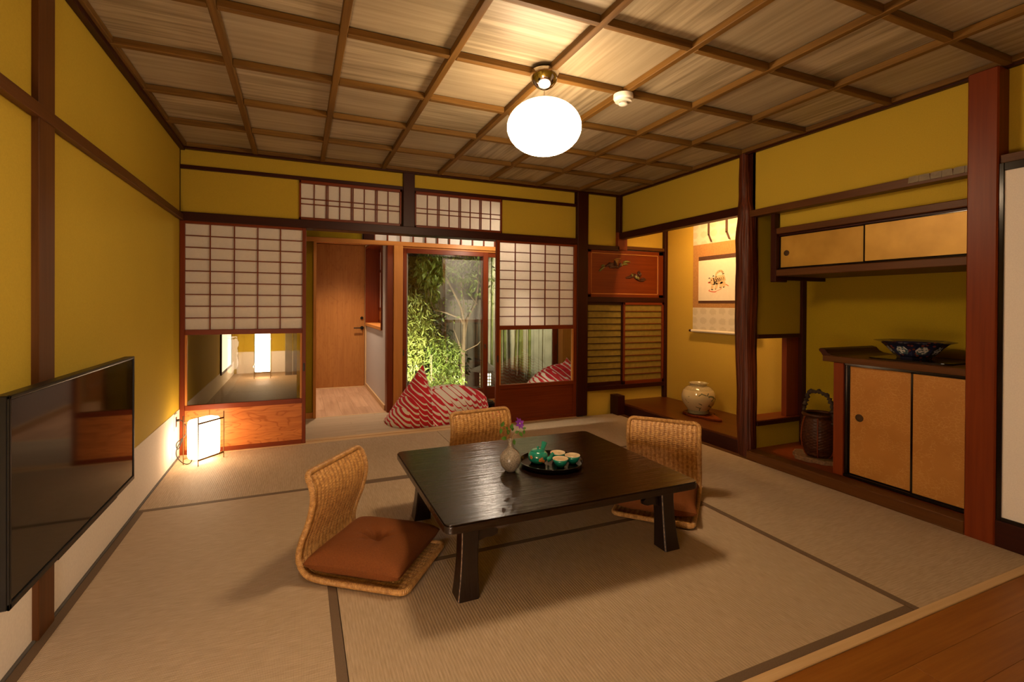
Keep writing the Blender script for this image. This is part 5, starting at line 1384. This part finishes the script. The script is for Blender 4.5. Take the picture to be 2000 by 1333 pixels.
for (a, z, r) in ((-1.75, 0.026, 0.010), (-1.45, 0.020, 0.008), (-2.75, 0.036, 0.009), (-1.6, 0.033, 0.006)):
    rr_ = 0.0485
    c = Vector((PX+math.cos(a)*rr_, PY+math.sin(a)*rr_, TT+z)); nn = Vector((math.cos(a), math.sin(a), 0)); s_ = Vector((-nn.y, nn.x, 0))
    for k in range(5):
        b0 = 2*PI*k/5
        q = c+s_*math.cos(b0)*r*0.6+Vector((0, 0, math.sin(b0)*r*0.6))+nn*0.0005
        bm = bmesh.new(); bmesh.ops.create_icosphere(bm, subdivisions=1, radius=r*0.55)
        for v in bm.verts: v.co = q+Vector((v.co.x, v.co.y, v.co.z))*0.9-nn*(v.co.dot(nn)*0.6)
        mb.addbm(bm)
obj('painted_blossom', mb, 'orange_glaze', t, smooth=True, label='orange painted blossoms')
cup = thing('tea_cup', (0, 0, 0), 'x', 'cup', 'teal tea cups on the tray')
obj('bowl', MB().lathe([(0.001, 0.0), (0.017, 0.0), (0.018, 0.004), (0.026, 0.010), (0.034, 0.024), (0.0378, 0.040), (0.0368, 0.040)], (0, 0, 0), 32, cap=False), 'teal_glaze', cup, smooth='all', origin=(0, 0, 0))
obj('interior', MB().lathe([(0.0380, 0.0395), (0.0376, 0.0415), (0.0366, 0.0412), (0.033, 0.026), (0.024, 0.012), (0.001, 0.007)], (0, 0, 0), 32, cap=False), 'cream_glaze', cup, smooth='all', label='cream glazed inside', origin=(0, 0, 0))
mb = MB()
for (a, z) in ((2.35, 0.024), (2.05, 0.028), (2.6, 0.028), (2.3, 0.031)):
    r = 0.0315+(z-0.024)*0.35
    bm = bmesh.new(); bmesh.ops.create_icosphere(bm, subdivisions=1, radius=0.0032)
    for v in bm.verts: v.co = v.co+Vector((math.cos(a)*r, math.sin(a)*r, z))
    mb.addbm(bm)
obj('painted_berries', mb, 'red_paint', cup, smooth=True, origin=(0, 0, 0))
for k, (x, y, lab) in enumerate(((1.166, 2.082, 'teal tea cup nearest the teapot spout at the front of the tray'), (1.201, 2.172, 'teal tea cup at the back of the tray'), (1.247, 2.105, 'teal tea cup at the right edge of the tray'))):
    c = cup if k == 0 else copy_tree(cup)
    c.location = (x, y, TT); c['label'] = lab

# ------------------------------------------------------------------ IN THE ALCOVES
JX, JY, JZ = 3.36, 3.43, 0.117
# gnarled stand
mb = MB()
def slab(cx_, cy_, z0, z1, rx, ry, tail, rot, n=48):
    i = len(mb.v); rings = []
    for (f_, z) in ((0.93, z0), (1.0, z0+0.003), (1.0, z1-0.003), (0.95, z1), (0.86, z1-0.005), (0.0, z1-0.005)):
        rr_ = []
        for k in range(n):
            a = 2*PI*k/n
            w1 = 1+0.06*math.sin(a*5+1)+0.05*math.sin(a*11)
            x, y = math.cos(a)*rx*w1, math.sin(a)*ry*w1
            if math.cos(a) > 0.75: x += tail*(math.cos(a)-0.75)*4
            x, y = x*f_, y*f_
            rr_.append(len(mb.v)); mb.v.append((cx_+x*math.cos(rot)-y*math.sin(rot), cy_+x*math.sin(rot)+y*math.cos(rot), z))
        rings.append(rr_)
    for a_, b_ in zip(rings[:-1], rings[1:]):
        for k in range(n): mb.f.append((a_[k], a_[(k+1) % n], b_[(k+1) % n], b_[k]))
    mb.f.append(tuple(rings[0])[::-1])
slab(JX-0.01, JY-0.02, JZ, JZ+0.020, 0.155, 0.125, 0.12, math.radians(-98))
obj('display_stand', mb, 'redwood_y', smooth=True, label='gnarled reddish burl wood stand under the painted jar', cat='stand')
jz = JZ+0.0155
t = thing('painted_jar', (JX, JY, jz), 'round cream porcelain jar painted with dark green scrolls in the tokonoma', 'jar')
obj('body', MB().lathe([(0.001, 0), (0.092, 0), (0.095, 0.006), (0.093, 0.030), (0.103, 0.045), (0.132, 0.085), (0.148, 0.130), (0.148, 0.165), (0.132, 0.208), (0.103, 0.238), (0.078, 0.250), (0.070, 0.258), (0.076, 0.266), (0.086, 0.272), (0.084, 0.277), (0.074, 0.274), (0.066, 0.262), (0.066, 0.24), (0.09, 0.22)], (JX, JY, jz), 56), 'jar_glaze', t, smooth='all')

# hanging scroll
t = thing('hanging_scroll', (3.66, 3.45, 0.86), 'hanging scroll with a tiger-toy painting in the tokonoma', 'scroll')
sy0, sy1 = 3.055, 3.822; X0, X1 = 3.662, 3.668
obj('upper_silk', MB().box(X0, X1, sy0, sy1, 1.722, 2.16), 'silk_roundels', t)
obj('brocade', MB().box(X0, X1, sy0, sy1, 1.095, 1.722), 'brocade_brown', t)
obj('lower_silk', MB().box(X0, X1, sy0, sy1, 0.872, 1.095), 'silk_roundels', t)
py0, py1 = 3.130, 3.745
obj('dark_band', MB().box(X0-0.002, X0, py0, py1, 1.560, 1.600), 'brocade_dark', t); obj('dark_band', MB().box(X0-0.002, X0, py0, py1, 1.138, 1.164), 'brocade_dark', t)
art = obj('painting', MB().box(X0-0.003, X0, py0, py1, 1.164, 1.560), 'paper_art', t)
obj('hanging_strip', MB().box(X0-0.012, X0-0.010, 3.602, 3.622, 1.80, 2.15), 'brocade_dark', t); obj('hanging_strip', MB().box(X0-0.012, X0-0.010, 3.385, 3.405, 1.80, 2.15), 'brocade_dark', t)
for y, dy in ((3.612, -0.035), (3.395, -0.035)):
    mb = MB().prism([(y-0.009, 1.81), (y+0.009, 1.81), (y+0.009+dy, 1.735), (y-0.009+dy, 1.735)], 'x', X0-0.012, X0-0.009); obj('hanging_strip', mb, 'brocade_dark', t)
obj('roller', MB().tube([(X0-0.012, sy0-0.02, 0.862), (X0-0.012, sy1+0.0, 0.862)], 0.014, 16), 'paper_art', t, smooth=True)
obj('roller_knob', MB().tube([(X0-0.012, sy1, 0.862), (X0-0.012, sy1+0.030, 0.862)], 0.012, 16), 'darkwood_y', t, smooth=True)
# the painted figure, flat ink on the paper: (a,b) crop coordinates -> (y,z)
def ac(a, b_): return (3.742-(a-45)*0.000513, 1.560-(b_-262+ (a-45)*0.085)*0.000425 if b_ < 262 else 1.560-(b_-262+(a-45)*(0.093-0.093*(b_-262)/900.0))*0.000437)
def stroke(pts, wd, mat, name):
    mb = MB(); P = smooth_path([(0, *ac(*p)) for p in pts], 5)
    n = len(P); L1, L2 = [], []
    for k in range(n):
        d = (P[min(k+1, n-1)]-P[max(k-1, 0)]).normalized(); s_ = Vector((0, -d.z, d.y)); w_ = wd*0.00045*(0.55+0.45*math.sin(PI*(k+0.5)/n))
        L1.append(P[k]+s_*w_); L2.append(P[k]-s_*w_)
    i = len(mb.v)
    for p in L1+L2: mb.v.append((X0-0.0036, p.y, p.z))
    for k in range(n-1): mb.f.append((i+k, i+k+1, i+n+k+1, i+n+k))
    mb.open = True
    return mb
def strokes(lst, mat, label=None):
    big = MB(); big.open = True
    for pts, wd in lst:
        m_ = stroke(pts, wd, mat, ''); o = len(big.v)
        big.v += m_.v; big.f += [tuple(o+q for q in f_) for f_ in m_.f]
    obj('ink_drawing', big, mat, art, label=label, kind='stuff')
strokes([([(420, 720), (500, 700), (600, 680), (690, 640)], 95), ([(330, 720), (390, 720), (440, 700)], 80), ([(400, 800), (390, 860), (370, 900)], 34), ([(500, 760), (490, 840), (460, 900)], 34), ([(600, 740), (610, 800), (570, 860)], 44), ([(670, 740), (675, 800), (660, 850)], 34), ([(470, 640), (480, 560), (540, 500), (610, 490), (650, 550)], 26)], 'tiger_tan', 'tan body of the painted tiger')
blk = [([(455+45*k, 665-12*k), (490+42*k, 700-10*k), (470+45*k, 760-14*k)], 11-k) for k in range(5)]
blk += [([(410, 790), (450, 770), (480, 710)], 9), ([(385, 790), (440, 800), (490, 760)], 7), ([(395, 620), (415, 600), (432, 620)], 11), ([(295, 670), (315, 650), (335, 665)], 10), ([(300, 740), (330, 748), (350, 735)], 10), ([(355, 690), (370, 700), (360, 712)], 9), ([(360, 905), (385, 915), (410, 910)], 11), ([(455, 900), (470, 905), (480, 900)], 9), ([(560, 870), (590, 872), (610, 865)], 9), ([(640, 855), (660, 862), (675, 850)], 10), ([(620, 560), (645, 552), (670, 548)], 10), ([(610, 530), (630, 515), (650, 500)], 8), ([(595, 510), (603, 495), (610, 478)], 7), ([(560, 510), (560, 495), (556, 480)], 7), ([(520, 530), (510, 518), (500, 508)], 7)]
blk += [([(930, 740), (950, 745)], 6), ([(935, 775), (955, 790), (940, 800)], 6), ([(940, 820), (958, 830)], 6), ([(930, 850), (955, 860), (940, 875)], 6), ([(935, 900), (955, 905)], 6), ([(945, 920), (950, 940)], 5)]
strokes(blk, 'ink', 'black stripes, face and signature strokes')
strokes([([(285, 760), (305, 755), (330, 762)], 16), ([(400, 660), (410, 655), (420, 662)], 14), ([(300, 945), (370, 962), (450, 968), (490, 955)], 10), ([(490, 950), (560, 920), (620, 890)], 5), ([(700, 790), (740, 815), (775, 835)], 8), ([(300, 940), (340, 915)], 7), ([(945, 980), (950, 1000)], 18)], 'vermilion', 'vermilion mouth, mat outline and seal')

# bowl on lacquer board
o = MB().prism(rrect(0.34, 0.42, 0.05), 'z', 0.802, 0.810)
o.v = [(v[0]+3.325, v[1]+1.66, v[2]) for v in o.v]
obj('lacquer_board', o, 'lacquer', label='flat black lacquer board under the flared bowl', cat='tray')
t = thing('imari_bowl', (3.335, 1.705, 0.810), 'wide flared octagonal bowl with dark ground and white medallions', 'bowl')
BXc, BYc, BZ = 3.335, 1.705, 0.810
obj('body', MB().lathe([(0.001, 0.0), (0.080, 0.0), (0.084, 0.010), (0.100, 0.022), (0.130, 0.060), (0.158, 0.088), (0.196, 0.100), (0.190, 0.103), (0.152, 0.091), (0.12, 0.058), (0.09, 0.028), (0.001, 0.018)], (BXc, BYc, BZ), 8, ang=PI/8), 'imari_dark', t)
for k in range(8):
    a = PI/4*k
    nrm = Vector((math.cos(a), math.sin(a), 0)); s_ = Vector((-nrm.y, nrm.x, 0))
    mb = MB(); mb.open = True
    pts = []
    for q in range(18):
        b0 = 2*PI*q/18
        u = math.cos(b0)*0.030*(1+0.10*math.cos(b0*6)); v_ = math.sin(b0)*0.024*(1+0.10*math.cos(b0*6))
        if v_ < -0.01: u *= 1.15
        hz = 0.052+v_
        rr_ = (0.100+(hz-0.022)/0.038*0.030)*math.cos(PI/8) if hz < 0.06 else (0.130+(hz-0.06)/0.028*0.028)*math.cos(PI/8)
        pts.append(Vector((BXc, BYc, BZ+hz))+nrm*(rr_+0.0018)+s_*u)
    cpt = Vector((BXc, BYc, BZ+0.052))+nrm*(0.1237*math.cos(PI/8)+0.003)
    mb.v = [tuple(p) for p in pts]+[tuple(cpt)]; mb.f = [(q, (q+1) % 18, 18) for q in range(18)]
    obj('medallion', mb, 'imari_white', t, label='white medallion with dark tree')

# flower basket
BX, BY, BZ0 = 3.285, 2.245, 0.060
mb = MB(); slab(BX, BY, BZ0, BZ0+0.030, 0.140, 0.155, 0.0, 0.3)
obj('wood_slice', mb, 'slice', smooth=True, label='bark-edged wood slice under the dark woven basket', cat='stand')
t = thing('flower_basket', (BX, BY, BZ0+0.026), 'dark woven bamboo flower basket with a gnarled root handle in the alcove', 'basket')
bz = BZ0+0.026
prof = [(0.070, 0.0), (0.086, 0.02), (0.104, 0.07), (0.111, 0.13), (0.107, 0.19), (0.096, 0.245), (0.084, 0.275)]
mb = MB(); NSEG, NR = 96, 84
for k in range(NR+1):
    z = 0.275*k/NR; r = interp([(b_, a) for a, b_ in prof], z)
    for j in range(NSEG):
        a = 2*PI*j/NSEG
        d = 0.0022*(1 if (k//3) % 2 else -1)*math.cos(a*NSEG/6)*math.sin(PI*(k % 3+0.5)/3)
        mb.v.append((BX+math.cos(a)*(r+d), BY+math.sin(a)*(r+d), bz+z))
for k in range(NR):
    for j in range(NSEG): mb.f.append((k*NSEG+j, k*NSEG+(j+1) % NSEG, (k+1)*NSEG+(j+1) % NSEG, (k+1)*NSEG+j))
mb.f.append(tuple(range(NSEG))[::-1])
wood('basketry', (0.018, 0.005, 0.0012, 1), (0.065, 0.018, 0.004, 1), 'x', rough=0.4, fine=90)
obj('woven_body', mb, 'basketry', t, smooth='all')
for k in range(6):
    a = PI/3*k+0.55
    obj('bamboo_rib', MB().tube([(BX+math.cos(a)*(r+0.004), BY+math.sin(a)*(r+0.004), bz+z) for r, z in prof], 0.0035, 6), 'redwood_z', t, smooth=True)
rim = [(BX+0.091*math.cos(2*PI*k/32), BY+0.091*math.sin(2*PI*k/32), bz+0.285) for k in range(32)]
obj('rim', MB().tube(rim, 0.012, 10, closed=True), 'basketry', t, smooth='all')
hp = smooth_path([(BX, BY+0.101, bz+0.24), (BX, BY+0.104, bz+0.31), (BX+0.01, BY+0.096, bz+0.37), (BX, BY+0.07, bz+0.425), (BX-0.005, BY+0.01, bz+0.440), (BX, BY-0.05, bz+0.425), (BX+0.005, BY-0.080, bz+0.38), (BX, BY-0.095, bz+0.32), (BX, BY-0.108, bz+0.27), (BX-0.005, BY-0.108, bz+0.235)], 6)
for k in range(len(hp)): hp[k] += Vector((0.006*math.sin(k*1.9), 0.005*math.sin(k*2.7), 0.004*math.sin(k*1.3)))
obj('root_handle', MB().tube(hp, 0.012, 9, rr=[0.012*(1+0.35*math.sin(k*2.3)+0.2*math.sin(k*5.1)) for k in range(len(hp))]), 'dark_bark', t, smooth='all')
